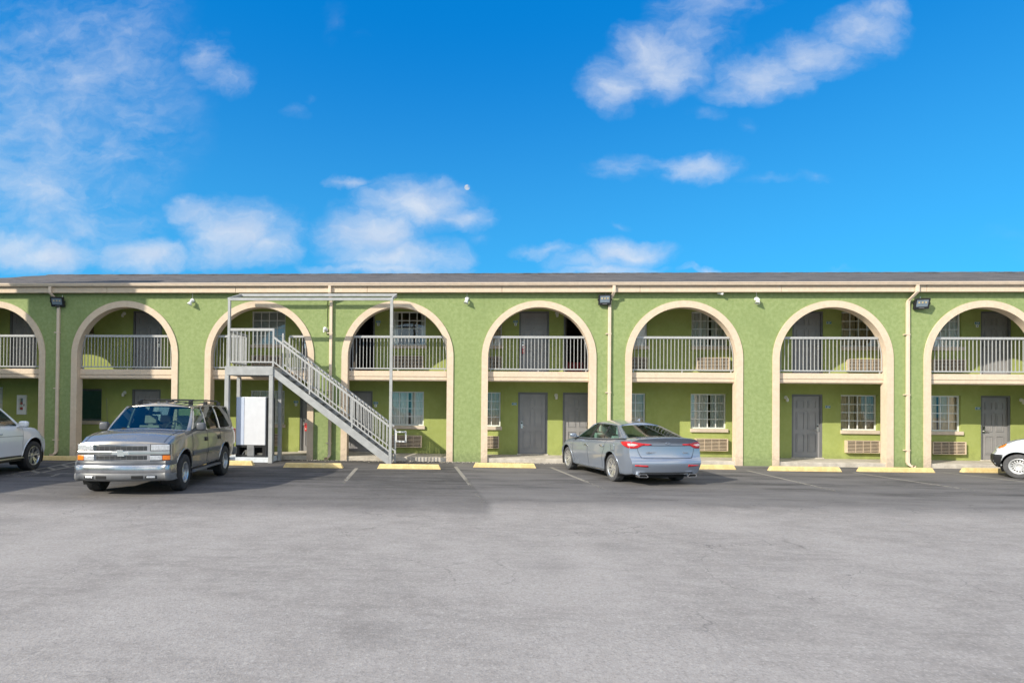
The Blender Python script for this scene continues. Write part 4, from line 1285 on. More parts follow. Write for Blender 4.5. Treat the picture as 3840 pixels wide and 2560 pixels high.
# front: one bowed slab per feature
def bow_front(car, y0, y1, z0, z1, d0, d1, mat, name, x=2.33, parent=None, bevel=.006, slope=0.0, k=.17, n=10):
    m = MB(); rows = []
    for q in range(n + 1):
        y = y0 + (y1 - y0) * q / n; b = x - k * y * y
        rows.append([(b + d0, y, z0), (b + d1, y, z0), (b + d1 - slope, y, z1), (b + d0, y, z1)])
    m.grid(rows, closed_u=True)
    vs = list(m.bm.verts); m.bm.faces.new(vs[:4][::-1]); m.bm.faces.new(vs[-4:])
    return m.build(name, mat, parent or car.root, bevel=bevel)
r_ = suv
bow_front(r_, -.925, .925, .685, 1.022, -.09, .006, 'black', 'front_panel')
gs = bow_front(r_, -.56, .56, .69, 1.018, -.05, .012, 'chrome', 'grille_surround')
for z0, z1 in ((.895, .985), (.712, .800)):
    gg = bow_front(r_, -.50, .50, z0, z1, -.02, .018, 'black', 'grille')
    m = MB()
    for k in range(3):
        z = z0 + (z1 - z0) * (k + .5) / 3
        rows = [[(2.33 - .17 * y * y + a, y, z + b) for a, b in ((.015, -.002), (.020, -.002), (.020, .002), (.015, .002))] for y in [-.495 + .099 * q for q in range(11)]]
        m.grid(rows, closed_u=True)
    for k in range(9):
        y = -.44 + .11 * k; x = 2.33 - .17 * y * y; m.box(x + .012, x + .020, y - .003, y + .003, z0 + .003, z1 - .003)
    m.build('bars', 'grey_plastic', gg)
cb = bow_front(r_, -.92, .92, .812, .885, -.03, .026, 'brushed', 'chrome_bar', bevel=.012)
m = MB()     # the crossed badge on the bar
bt = [(-.175, -.028), (-.062, -.028), (-.056, -.062), (.078, -.062), (.068, -.028), (.175, -.028), (.155, .028), (.056, .028), (.050, .062), (-.078, .062), (-.068, .028), (-.155, .028)]
m.prism([(u_, w_) for u_, w_ in bt], 2.345, 2.370, 'x', Matrix.Translation((0, 0, .845))); m.build('badge', 'alloy_bright', cb, bevel=.005)
for sg in (1, -1):
    a, b_ = (.57, .915) if sg > 0 else (-.915, -.57)
    bow_front(r_, a, b_, .892, 1.012, -.08, .014, 'lamp_clear', 'headlight', bevel=.012)
    a, b_ = (.55, .78) if sg > 0 else (-.78, -.55)
    bow_front(r_, a, b_, .700, .800, -.08, .012, 'lamp_clear', 'parking_lamp', bevel=.01)
    a, b_ = (.785, .925) if sg > 0 else (-.925, -.785)
    bow_front(r_, a, b_, .702, .800, -.10, .012, 'amber', 'indicator', bevel=.01)
    bow_front(r_, *((.905, .945) if sg > 0 else (-.945, -.905)), .69, 1.02, -.12, -.012, 'pewter', 'wing_edge', bevel=.01)
# bumper: dark cap, chrome blade, grey valance
def bumper(z0, z1, d, mat, name, yw=.960, back=.42, tilt=0.0, kx=.19):
    m = MB(); rows = []
    path = [(2.33 - back, -yw - .005), (2.18, -yw), (2.265, -yw + .03), (2.30, -yw + .08)] + [(2.40 - kx * (y * y), y) for y in [-.83 + .166 * q for q in range(11)]] + [(2.30, yw - .08), (2.265, yw - .03), (2.18, yw), (2.33 - back, yw + .005)]
    for x, y in path:
        rows.append([(x + d - .10, y * .94, z0), (x + d - tilt, y, z0), (x + d, y, z0 + (z1 - z0) * .35), (x + d, y, z1 - .03), (x + d - .02, y * .995, z1), (x + d - .10, y * .94, z1)])
    m.grid(rows, closed_u=True)
    return m.build(name, mat, suv.root, smooth=50)
bumper(.605, .690, .010, 'pewter_trim', 'bumper_cap')
bumper(.405, .612, .030, 'bumper_chrome', 'bumper', tilt=.03)
bumper(.295, .462, .034, 'grey_plastic', 'valance', tilt=.06)
for y0, y1, mt, nm in ((.50, .72, 'black', 'fog_recess'), (-.72, -.50, 'black', 'fog_recess'), (.24, .47, 'dark', 'air_intake'), (-.47, -.24, 'dark', 'air_intake')):
    bow_front(r_, y0, y1, .345, .412, .0, .108, mt, nm, k=.19, bevel=.012)
    if nm == 'fog_recess': bow_front(r_, y0 + .03, y1 - .03, .357, .40, .05, .114, 'lamp_clear', 'fog_lamp', k=.19, bevel=.012)
# rear
for sg in (1, -1):
    m = MB(); m.box(-2.60, -2.46, min(sg * .86, sg * .945), max(sg * .86, sg * .945), .80, 1.20); m.build('tail_lamp', 'tail_red', suv.root, bevel=.02)
m = MB(); m.box(-2.66, -2.40, -.98, .98, .46, .68); m.build('rear_bumper', 'pewter_trim', suv.root, bevel=.04)
# side trim
for a, b_ in ((-.0, 1.0), (-.98, -.04)):
    suv.side([(a, .70), (b_, .70), (b_, .80), (a, .80)], 'pewter_trim', 'side_moulding', off=.016)
    suv.side_line([(a + .02, .715), (b_ - .02, .715)], .008, 'chrome', 'moulding_strip', out=.012)
for pts in ([(1.03, 1.21), (1.03, .55)], [(-.02, 1.21), (-.02, .50)], [(-1.03, 1.21), (-1.02, .95)]): suv.side_line(pts, .006, 'dark', 'door_seam')
for x in (.10, -.90):
    suv.side([(x - .09, .985), (x + .09, .985), (x + .09, 1.075), (x - .09, 1.075)], 'black', 'handle', off=.022)
for sg in (1, -1):
    m = MB(); y = sg * .96
    m.tube([(.80, sg * .92, 1.25), (.80, sg * 1.03, 1.28)], .03, 8)
    m.pebble((.80, sg * 1.085, 1.335), .07, .105, .092, .55); m.build('door_mirror', 'pewter_trim', suv.root, smooth=60, merge=.001)
    m = MB(); m.prism([(-1.02, .335), (1.02, .335), (.92, .385), (-.92, .385)], sg * .80 if sg > 0 else -1.02, 1.02 if sg > 0 else -.80, 'y'); m.build('running_board', 'pewter_trim', suv.root, bevel=.015)
    m = MB()
    m.tube([(.25, sg * .60, 1.865), (.05, sg * .60, 1.925), (-1.0, sg * .60, 1.945), (-1.95, sg * .60, 1.93), (-2.15, sg * .60, 1.84)], .018, 8)
    for x in (.12, -.95, -2.05): m.box(x - .09, x + .09, sg * .60 - .025, sg * .60 + .025, 1.83, 1.915)
    m.build('roof_rail', 'black', suv.root, smooth=40)
    m = MB(); m.bar((1.12, sg * .30 + .30, 1.315), (1.20, sg * .30 - .22, 1.305), .02, .018); m.build('wiper', 'black', suv.root)
for x in (-.1, -1.85):
    m = MB(); m.bar((x, -.60, 1.945), (x, .60, 1.945), .05, .022); m.build('roof_bar', 'black', suv.root)
m = MB()
for k in range(5):
    y = -.40 + .20 * k; m.box(-2.0, .05, y - .022, y + .022, 1.878 - .01, 1.906 - .05 * y * y * 3)
m.build('roof_strip', 'pewter_trim', suv.root)
m = MB(); m.tube([(1.25, -.80, 1.16), (1.27, -.82, 1.95)], .005, 6); m.build('aerial', 'black', suv.root)
# shut lines along the bonnet, and where the wings meet it
for sg in (1, -1):
    path = []
    for k in range(15):
        x = 1.12 + (2.26 - 1.12) * k / 14; h = suv.bvh.ray_cast(Vector((x, sg * (.835 - .05 * k / 14), 3)), Vector((0, 0, -1)))
        if h[0] is not None: path.append(h[0])
    m = MB(); m.tube(path, .006, 6); m.build('bonnet_seam', 'dark', suv.root)
# the crease in the bonnet
bo = suv.parts['bonnet'].data
for v in bo.vertices:
    d = math.hypot((v.co.x - 2.16) / .16, (v.co.y + .05) / .26)
    if d < 1: v.co.z += (-.05 * (1 - d) ** 1.2 + .035 * math.sin(v.co.y * 30) * (1 - d) + (.03 if v.co.x < 2.1 else 0) * (1 - d))

# ---- blue-grey saloon, nose to the wall
P_SED = dict(cat='car', fx=2.28, rx=-2.44, Wm=.93, Rw=.330, Ra=.385, track=1.60, tw=.225, axles=(1.40, -1.405), tuck=.05, cuts=(.92, -.06, -1.02),
    fr=.85, fb=.42, rr=.55, rb=.15, lip=.006,
    prof=dict(zb=[(-2.5, .27), (-2.0, .22), (0, .19), (1.9, .20), (2.3, .22)],
              zs=[(-2.44, 1.065), (-2.2, 1.075), (-1.8, 1.065), (-1.2, 1.02), (0, .975), (.9, .955), (1.2, .93), (1.7, .86), (2.1, .765), (2.28, .69)],
              W=[(-2.44, .89), (-2.1, .935), (-1.4, .945), (0, .935), (1.4, .945), (1.9, .91), (2.28, .84)],
              Wb=[(-2.44, .70), (-2.1, .76), (-1.5, .82), (0, .855), (1.0, .85), (1.8, .80), (2.28, .70)],
              cr=[(-2.44, .035), (-1.9, .05), (-1.0, .02), (.9, .02), (1.3, .07), (2.0, .07), (2.28, .05)],
              zr=[(-1.5, 1.29), (-1.15, 1.345), (-.6, 1.39), (-.1, 1.402), (.2, 1.375), (.5, 1.30)],
              gf=[(.2, -.02), (.45, .05), (.7, .02), (.8, -.08)],
              gr=[(.22, .09), (.36, .02), (.52, -.03), (.60, .0), (.66, .035), (.98, .06), (1.05, .01), (1.10, -.04)]),
    cab=(-1.97, 1.12), doors=[('front', -.06, .92), ('rear', -1.02, -.06)], gl='car_glass_green',
    green=dict(f0=1.20, f1=.36, bow=.24, r0=-2.03, r1=-1.16, rbow=.10, Wr=.575, rc=.075, pw=1.2, wv=(.05, .95), bv=(.03, .93), fk=.30, rk=.17, tp=.06,
               knots=[(.84, .20, 'win0'), (.02, -.10, 'blk0'), (-.10, -.20, 'win1'), (-.80, -.66, 'blk1'), (-.86, -.71, 'win2'), (-1.60, -.98, 'p')]))
sed = Car('grey_saloon', 'blue grey saloon car parked nose to the wall, tail lamps towards the camera', (1.875, -3.03, 0), R(103.2), P_SED, 'bluegrey')
sed.cabin()
sed.seats((.25,), 'seat_grey', .60, back=.52); sed.seats((-.85,), 'seat_grey', .62, ys=(-.42, 0, .42), back=.46)
m = MB(); m.box(.72, 1.05, -.70, .70, .80, 1.0); m.build('dashboard', 'dash', sed.root, bevel=.05)
m = MB(); m.quad((-1.3, -.62, 1.045), (-1.95, -.55, 1.095), (-1.95, .55, 1.095), (-1.3, .62, 1.045)); m.build('parcel_shelf', 'dash', sed.root)
spec = dict(rim=.222, kind='spoke', n=7, split=.17, w0=.014, w1=.011, dish=.55, mat='alloy_bright', tyre='rubber_dusty')
for ax in (1.40, -1.405):
    for sg in (1, -1): sed.wheel(ax, sg, spec)
D_ = Vector((.78, -.62, 0)).normalized(); U_ = Vector((.62, .78, 0)).normalized()
# tail lamps wrap the corners
lamp = [(-1.165, .955), (-.98, .975), (-.82, 1.005), (-.60, 1.005), (-.46, .99), (-.50, .945), (-.60, .885), (-.74, .850), (-.86, .855), (-.97, .915), (-1.16, .935)]
for ob in sed.patch(lamp, (0, 0, 0), U_, (0, 0, 1), D_, 'tail_red', 'tail_lamp', off=.010, mirror=True):
    pass
pal = [(-.90, .945), (-.78, .965), (-.66, .96), (-.68, .915), (-.80, .895)]
sed.patch(pal, (0, 0, 0), U_, (0, 0, 1), D_, 'tail_pale', 'reversing_lamp', off=.014, mirror=True, step=.03)
Db = (1, 0, 0); Ub = (0, 1, 0)
for sgn in (1, -1):
    a, b_ = (.50, .80) if sgn > 0 else (-.80, -.50)
    sed.patch([(a, .435 + (.0 if sgn > 0 else .02)), (b_, .455 - (.0 if sgn > 0 else .02)), (b_, .49), (a, .475)], (0, 0, 0), Ub, (0, 0, 1), Db, 'tail_red', 'reflector', off=.006)
sed.patch([(-.52, .915), (.52, .915), (.52, .928), (-.52, .928)], (0, 0, 0), Ub, (0, 0, 1), Db, 'plate_dark', 'boot_seam', off=.003)
sed.patch([(-.62, .628), (.62, .628), (.60, .640), (-.60, .640)], (0, 0, 0), Ub, (0, 0, 1), Db, 'plate_dark', 'boot_seam', off=.003)
for sgn in (1, -1):
    pl = [(.62, .635), (.66, .70), (.70, .80), (.705, .86)]
    pl = [(sgn * a, z) for a, z in pl]
    pl2 = [(a + .010, z) for a, z in pl]
    sed.patch(pl + pl2[::-1], (0, 0, 0), Ub, (0, 0, 1), Db, 'plate_dark', 'boot_seam', off=.003)
sed.patch([(-.72, .235), (.72, .235), (.66, .315), (-.66, .315)], (0, 0, 0), Ub, (0, 0, 1), Db, 'black', 'diffuser', off=.006)
m = MB(); rows = []
for q in range(13):
    y = -.66 + .11 * q; x = -2.40 + .20 * y * y + .02; z = 1.098 - .05 * (y / .7) ** 2
    rows.append([(x + .10, y, z - .005), (x - .035, y, z + .022), (x - .035, y, z + .010), (x + .02, y, z - .03)])
m.grid(rows, closed_u=True); m.build('boot_lip', 'bluegrey', sed.root, smooth=50)
for sg in (1, -1):
    m = MB(); poly = [(sg * .48, .215), (sg * .54, .275), (sg * .70, .275), (sg * .735, .245), (sg * .72, .205), (sg * .52, .195)]
    inn = [(.607 * sg + (a - .607 * sg) * .80, .238 + (z - .238) * .70) for a, z in poly]
    xo = -2.40
    rows = [[(xo + .14, a, z) for a, z in poly], [(xo, a, z) for a, z in poly], [(xo, a, z) for a, z in inn], [(xo + .10, a, z) for a, z in inn]]
    m.grid(rows, closed_u=True); m.build('exhaust_tip', 'chrome', sed.root)
    m = MB(); m.prism(inn, xo + .06, xo + .07, 'x'); m.build('exhaust_bore', 'dark', sed.root)
for pts in ([(.92, .95), (.96, .60), (.90, .30)], [(-.06, .97), (-.04, .60), (-.06, .28)], [(-1.12, 1.01), (-1.06, .80), (-.92, .55), (-.88, .30)]): sed.side_line(pts, .005, 'plate_dark', 'door_seam')
for x, z in ((.05, .80), (-.93, .835)):
    sed.side([(x - .10, z - .018), (x + .10, z - .012), (x + .10, z + .018), (x - .10, z + .016)], 'chrome', 'handle', off=.024, step=.05)
fd = sed.patch([(-1.62, .755), (-1.43, .745), (-1.41, .92), (-1.60, .93)], (0, 0, 0), (1, 0, 0), (0, 0, 1), (0, -1, 0), 'bluegrey', 'fuel_flap', off=.004)
sed.side_line([(-1.62, .755), (-1.43, .745), (-1.41, .92), (-1.60, .93), (-1.62, .755)], .004, 'plate_dark', 'flap_seam', both=False)
sed.side_line([(.86, .963), (0, .985), (-.8, 1.012), (-1.36, 1.045)], .009, 'chrome', 'belt_strip')
sed.side_line([(1.05, .225), (0, .225), (-.95, .245)], .012, 'chrome', 'sill_strip', out=-.004)
for sg in (1, -1):
    m = MB(); m.tube([(.74, sg * .86, .99), (.76, sg * .95, 1.01)], .025, 8); m.pebble((.75, sg * 1.01, 1.03), .065, .095, .058, .6); m.build('door_mirror', 'bluegrey', sed.root, smooth=60, merge=.001)
    sed.patch([(-.95, .66), (-.6, .70), (-.38, .80), (-.55, .78), (-.9, .73)], (0, 0, 0), Vector((-.6, .8, 0)), (0, 0, 1), Vector((-.8, -.6, 0)), 'lamp_clear', 'headlight', off=.008, mirror=True) if sg > 0 else None
    sed.side([(1.93, .70), (2.05, .68), (2.04, .74), (1.95, .76)], 'amber', 'indicator', off=.008) if sg > 0 else None
m = MB(); m.prism([(-1.10, 1.455), (-.92, 1.468), (-1.08, 1.52)], -.02, .02, 'y'); m.build('aerial_fin', 'bluegrey', sed.root, bevel=.006)
def badge(car, body, size, x, y, z, rotz, mat):
    m = MB(); m.text(body, size, Matrix.Translation((x, y, z)) @ Matrix.Rotation(rotz, 4, 'Z') @ Matrix.Rotation(R(90), 4, 'X'), .007); return m.build('badge', mat, car.root)
bx = lambda y, z: sed.bvh.ray_cast(Vector((-5, y, z)), Vector((1, 0, 0)))[0].x - .006
badge(sed, 'SONATA', .062, bx(.40, .76), .40, .76, R(-90), 'chrome')
badge(sed, 'Sport', .058, bx(-.45, .76), -.45, .76, R(-90), 'chrome')
m = MB()
m.lathe([(.048, -.004), (.056, 0), (.048, .004)], 20, Matrix.Translation((bx(0, .975) - .003, 0, .975)) @ Matrix.Rotation(R(90), 4, 'Y') @ Matrix.Diagonal((.62, 1, 1, 1)), closed=True); m.build('emblem', 'chrome', sed.root)

# ---- white sport utility car cut by the left edge
P_WS = dict(cat='car', fx=2.40, rx=-2.65, Wm=.965, Rw=.385, Ra=.465, track=1.67, tw=.27, axles=(1.54, -1.535), tuck=.03, cuts=(1.05, -.05, -1.1),
    fr=.8, fb=.30, rr=.5, rb=.15, lip=.014, arch_dz=.02,
    prof=dict(zb=[(-2.7, .40), (0, .38), (2.4, .34)],
              zs=[(-2.65, 1.20), (0, 1.18), (1.0, 1.16), (1.4, 1.14), (1.9, 1.07), (2.2, .98), (2.40, .88)],
              W=[(-2.65, .90), (-1.5, .965), (0, .955), (1.5, .965), (2.0, .945), (2.4, .88)],
              Wb=[(-2.65, .84), (-1.5, .90), (0, .91), (1.2, .90), (1.9, .86), (2.4, .76)],
              cr=[(-2.6, .02), (1.0, .02), (1.4, .06), (2.1, .06), (2.4, .04)],
              zr=[(-2.5, 1.70), (-1.5, 1.765), (-.2, 1.785), (.5, 1.74)],
              gf=[(.3, -.06), (.55, .03), (.8, .0), (.95, -.06)], gr=[(.4, .0), (1.2, .03)]),
    cab=(-2.5, 1.28), doors=[('front', -.05, 1.05), ('rear', -1.1, -.05)], gl='car_glass', gl2='car_glass_dark',
    green=dict(f0=1.36, f1=.50, bow=.22, r0=-2.60, r1=-2.25, rbow=.08, Wr=.66, rc=.07, pw=1.3, wv=(.05, .94), bv=(.05, .9), fk=.27, rk=.10, tp=.03,
               knots=[(.95, .36, 'win0'), (.0, -.04, 'blk0'), (-.10, -.12, 'win1'), (-1.12, -1.02, 'p'), (-1.2, -1.08, 'win2'), (-2.28, -2.05, 'p')]))
ws = Car('white_suv', 'white sport utility car in the shade, cut by the photo edge', (0, 0, 0), 0, P_WS, 'white_paint_bright')
ws.cabin(); ws.seats((.2, -.8), 'seat_cream', .72, back=.52)
m = MB(); m.box(.8, 1.15, -.75, .75, 1.0, 1.19); m.build('dashboard', 'dash', ws.root, bevel=.05)
spec = dict(rim=.245, kind='spoke', n=5, split=.20, w0=.022, w1=.020, dish=.55, mat='alloy', tyre='rubber')
for ax in (1.54, -1.535):
    for sg in (1, -1): ws.wheel(ax, sg, spec)
for pts in ([(1.06, 1.15), (1.03, .75), (1.10, .45)], [(-.05, 1.17), (-.05, .45)]): ws.side_line(pts, .005, 'grey_plastic', 'door_seam')
ws.side_line([(1.06, .93), (-1.4, .96)], .006, 'grey_plastic', 'crease_line', out=-.002)
for sg in (1, -1):
    m = MB(); m.tube([(.86, sg * .90, 1.17), (.88, sg * .98, 1.19)], .03, 8); m.pebble((.88, sg * 1.06, 1.235), .075, .105, .085, .55); m.build('door_mirror', 'white_paint_bright', ws.root, smooth=60, merge=.001)
    m = MB(); m.pebble((.88, sg * 1.06, 1.185), .072, .10, .016, .6); m.build('mirror_strip', 'black', ws.root)
    m = MB(); m.prism([(-1.05, .36), (1.06, .36), (.98, .40), (-.98, .40)], .84 if sg > 0 else -1.0, 1.0 if sg > 0 else -.84, 'y'); m.build('running_board', 'brushed', ws.root, bevel=.012)
    m = MB(); m.box(-1.04, 1.04, min(sg * .70, sg * .93), max(sg * .70, sg * .93), .30, .44); m.build('sill', 'black', ws.root)
ws.side([(-.02, .985), (.20, .985), (.20, 1.02), (-.02, 1.02)], 'white_paint', 'handle', off=.028)
ws.patch([(-1.05, .84), (-.7, .86), (-.42, .95), (-.6, .98), (-1.0, .93)], (0, 0, 0), Vector((-.6, .8, 0)), (0, 0, 1), Vector((-.8, -.6, 0)), 'lamp_clear', 'headlight', off=.008, mirror=True)
m = MB(); m.box(2.05, 2.38, -.75, .75, .26, .37); m.build('valance', 'black', ws.root, bevel=.03)

# ---- white van cut by the right edge
P_VN = dict(cat='van', fx=2.10, rx=-2.45, Wm=.865, Rw=.325, Ra=.375, track=1.50, tw=.205, axles=(1.38, -1.55), tuck=.03, cuts=(.95, .0, -1.2),
    fr=.85, fb=.42, rr=.4, rb=.1, lip=.012, lipmat='white_paint',
    prof=dict(zb=[(-2.5, .30), (0, .27), (2.1, .26)],
              zs=[(-2.45, 1.05), (0, 1.05), (.9, 1.06), (1.2, 1.05), (1.6, .985), (1.9, .88), (2.10, .77)],
              W=[(-2.45, .84), (0, .865), (1.4, .865), (1.8, .84), (2.1, .79)],
              Wb=[(-2.45, .82), (0, .835), (1.0, .825), (1.7, .76), (2.1, .66)],
              cr=[(-2.4, .01), (1.0, .02), (1.4, .06), (2.1, .05)],
              zr=[(-2.4, 1.78), (-1, 1.82), (.3, 1.80), (.8, 1.72)],
              gf=[(.26, -.05), (.45, .07), (.6, .07), (.64, .02), (.8, -.04)], gr=[(.3, .0), (1.0, .0)]),
    cab=(-2.4, 1.25), doors=[('front', .0, .95)], gl='car_glass', gl2='white_paint',
    green=dict(f0=1.42, f1=.55, bow=.26, r0=-2.42, r1=-2.36, rbow=.03, Wr=.72, rc=.06, pw=1.5, wv=(.05, .94), bv=(.1, .85), fk=.34, rk=.06, tp=.02,
               knots=[(.98, .42, 'win0'), (.05, .02, 'p')]))
vn = Car('white_van', 'small white van with black bumper and steel wheel, cut by the photo edge', (0, 0, 0), 0, P_VN, 'white_paint')
vn.cabin(); vn.seats((.1,), 'seat_grey', .70, back=.55)
spec = dict(rim=.200, kind='steel', n=16, bridge=.55, mat='steel_wheel', tyre='rubber_dusty')
for ax in (1.38, -1.55):
    for sg in (1, -1): vn.wheel(ax, sg, spec, 6 if ax > 0 else 0)
# black lower bumper: strip of skin below z = .62 round the nose
for D3, U3, span in ((Vector((-1, 0, 0)), Vector((0, 1, 0)), (-.62, .62)),):
    vn.patch([(span[0], .28), (span[1], .28), (span[1], .615), (span[0], .615)], (0, 0, 0), U3, (0, 0, 1), D3, 'black', 'bumper', off=.008)
vn.patch([(.02, .28), (1.02, .28), (1.02, .615), (.02, .615)], (0, 0, 0), Vector((-.8, .6, 0)), (0, 0, 1), Vector((-.6, -.8, 0)), 'black', 'bumper', off=.008, mirror=True) if False else None
vn.side([(1.765, .28), (2.02, .28), (2.08, .615), (1.70, .615)], 'black', 'bumper_corner', off=.010)
vn.patch([(-.24, .80), (.02, .86), (.24, .985), (.10, .97), (-.20, .90)], (1.36, .0, 0), Vector((-.8, .6, 0)), (0, 0, 1), Vector((-.6, -.8, 0)), 'lamp_clear', 'headlight', off=.008, mirror=True) if False else None
hl = [(1.62, .955), (1.74, .90), (1.88, .80), (1.98, .735), (1.90, .725), (1.74, .80), (1.63, .90)]
vn.side(hl, 'lamp_clear', 'headlight', off=.008, step=.03)
vn.side([(1.66, .915), (1.76, .865), (1.86, .79), (1.80, .775), (1.70, .825), (1.645, .885)], 'amber', 'indicator', off=.016, step=.03)
for pts in ([(.96, 1.05), (1.0, .6), (.94, .32)], [(.0, 1.05), (.0, .32)]): vn.side_line(pts, .005, 'grey_plastic', 'door_seam')
for sg in (1, -1):
    m = MB(); m.box(.78, .94, min(sg * .90, sg * 1.08), max(sg * .90, sg * 1.08), 1.08, 1.30); m.tube([(.86, sg * .80, 1.12), (.86, sg * .93, 1.14)], .03, 8); m.build('door_mirror', 'black', vn.root, bevel=.03)
def put(car, ax, sg, contact, heading):
    h = Vector((math.cos(heading), math.sin(heading), 0)); l = Vector((-h.y, h.x, 0))
    yo = sg * (car.P['track'] / 2 + car.P['tw'] * .3)
    o = Vector((contact[0], contact[1], 0)) - h * ax - l * yo
    car.root.location = o; car.root.rotation_euler = (0, 0, heading)
put(ws, 1.54, -1, (-13.78, -4.1), R(101))
put(vn, 1.38, 1, (12.55, -2.66), R(120))
#@@END@@

# ------------------------------------------------------------------ the other wing of the motel, off to the left
lw = thing('motel_wing', 'second green motel wing with an unseen stucco tower casting shade across the lot', 'motel wing', (0, 0, 0))
m = MB(); m.box(-30, -20.0, -40, -5.1, -.05, 5.40); m.build('wall', 'stucco', lw)
m = MB(); m.prism([(-30.5, 5.55), (-19.4, 5.55), (-19.4, 5.66), (-24.9, 7.3), (-30.5, 5.66)], -40.4, -4.7, 'y'); m.build('roof', 'roof', lw)
m = MB(); m.box(-19.45, -19.38, -40.35, -4.72, 5.40, 5.64); m.build('fascia', 'cream', lw)
m = MB(); m.box(-22.2, -20.0, -5.44, -3.84, 5.67, 10.6); m.build('tower', 'stucco', lw)  # unseen block, shaped to throw the shadow band over the first arches
m = MB(); m.box(-22.3, -19.9, -5.54, -3.74, 10.6, 10.8); m.build('tower_cap', 'cream', lw)
for k in range(7):
    y = -8 - k * 4.6
    for z in (.15, 3.0):
        d = MB(); d.box(-20.0, -19.96, y, y + .92, z, z + 2.06); d.build('door', 'door', lw)
        w_ = MB(); w_.box(-20.0, -19.97, y - 2.2, y - .9, z + .95, z + 2.15); w_.build('window', 'white', lw)
        gq = MB(); gq.box(-19.97, -19.965, y - 2.14, y - .96, z + 1.01, z + 2.09); gq.build('pane', 'glass_dark', lw)

# ------------------------------------------------------------------ sky
world = bpy.data.worlds.new('World'); scene.world = world; world.use_nodes = True
wt = NT(world.node_tree); world.node_tree.nodes.clear()
SUN = Vector((-1.25, -1.0, .86)).normalized()
el = math.asin(SUN.z); az = math.atan2(SUN.x, SUN.y)
sky = wt.n('ShaderNodeTexSky', _sky_type='NISHITA', _sun_disc=False)
sky.sun_elevation = el; sky.sun_rotation = az; sky.air_density = 1.0; sky.dust_density = .3; sky.ozone_density = 3.0
dirv = wt.coord('Generated')
dsep = wt.n('ShaderNodeSeparateXYZ'); wt.set(dsep.inputs[0], dirv)
ay = wt.math('MAXIMUM', wt.math('ABSOLUTE', dsep.outputs[1]), .05)
u = wt.math('DIVIDE', dsep.outputs[0], ay); vv = wt.math('DIVIDE', dsep.outputs[2], ay)
cmb = wt.n('ShaderNodeCombineXYZ'); wt.set(cmb.inputs[0], u); wt.set(cmb.inputs[1], vv); wt.set(cmb.inputs[2], wt.math('SIGN', dsep.outputs[1]))
uv = cmb.outputs[0]
warp = wt.vmath('MULTIPLY', wt.vmath('SUBTRACT', wt.noise(uv, 9, 5, .6, col=True), (.5, .5, .5)), (.11, .07, 0))
uvw = wt.vmath('ADD', uv, warp)
front = wt.ramp(dsep.outputs[1], .0, .05)
blobs = [(-0.757, 0.567, 0.212, 0.263, 0.5), (-0.834, 0.399, 0.172, 0.153, 0.62), (-0.722, 0.665, 0.171, 0.122, 0.36), (-0.803, 0.279, 0.108, 0.033, 1.0), (-0.626, 0.275, 0.088, 0.03, 1.0), (-0.876, 0.293, 0.102, 0.042, 0.9), (-0.731, 0.327, 0.157, 0.055, 0.5), (-0.506, 0.639, 0.039, 0.047, 0.62), (-0.47, 0.597, 0.045, 0.03, 0.55), (-0.512, 0.579, 0.028, 0.013, 0.25), (-0.464, 0.687, 0.013, 0.012, 0.25), (-0.442, 0.314, 0.109, 0.057, 0.95), (-0.513, 0.351, 0.059, 0.03, 0.8), (-0.388, 0.286, 0.062, 0.033, 0.9), (-0.487, 0.277, 0.07, 0.025, 0.7), (-0.115, 0.367, 0.097, 0.045, 1.0), (-0.028, 0.343, 0.056, 0.024, 0.85), (-0.197, 0.317, 0.09, 0.051, 0.95), (-0.153, 0.276, 0.111, 0.032, 0.85), (-0.18, 0.253, 0.129, 0.013, 0.75), (-0.234, 0.405, 0.041, 0.011, 0.75), (-0.006, 0.306, 0.03, 0.012, 0.25), (0.303, 0.612, 0.081, 0.06, 0.88), (0.232, 0.573, 0.05, 0.047, 0.85), (0.359, 0.667, 0.078, 0.052, 0.62), (0.391, 0.713, 0.097, 0.037, 0.6), (0.495, 0.591, 0.079, 0.043, 0.85), (0.57, 0.616, 0.076, 0.038, 0.82), (0.648, 0.66, 0.069, 0.043, 0.75), (0.693, 0.688, 0.043, 0.025, 0.65), (0.431, 0.559, 0.052, 0.023, 0.5), (0.373, 0.421, 0.067, 0.024, 0.85), (0.327, 0.432, 0.052, 0.015, 0.55), (0.249, 0.432, 0.06, 0.022, 0.5), (0.252, 0.28, 0.073, 0.026, 0.98), (0.186, 0.265, 0.063, 0.017, 0.7), (0.12, 0.281, 0.053, 0.01, 0.55), (0.224, 0.251, 0.092, 0.012, 0.85), (0.387, 0.251, 0.031, 0.008, 0.7), (0.611, 0.246, 0.028, 0.005, 0.25), (0.463, 0.498, 0.021, 0.014, 0.22), (0.395, 0.519, 0.023, 0.014, 0.25), (0.56, 0.403, 0.025, 0.01, 0.25), (-0.335, 0.537, 0.021, 0.012, 0.31), (-0.311, 0.559, 0.01, 0.009, 0.19), (-0.268, 0.694, 0.019, 0.035, 0.2), (-0.226, 0.679, 0.014, 0.008, 0.15), (0.249, 0.33, 0.024, 0.008, 0.25), (0.496, 0.401, 0.051, 0.007, 0.22), (1.5, 0.3, 0.5, 0.08, 0.6), (-1.7, 0.35, 0.6, 0.15, 0.6)]
acc = None
for (cu, cv, ru, rv, wgt) in blobs:
    dd = wt.vmath('LENGTH', wt.vmath('MULTIPLY', wt.vmath('SUBTRACT', uvw, (cu, cv, 1.0)), (1 / (ru * 1.38), 1 / (rv * 1.38), 4.0)))
    g1 = wt.math('MULTIPLY', wt.math('POWER', wt.math('SUBTRACT', 1.0, dd, clamp=True), .75), wgt)
    acc = g1 if acc is None else wt.math('MAXIMUM', acc, g1)
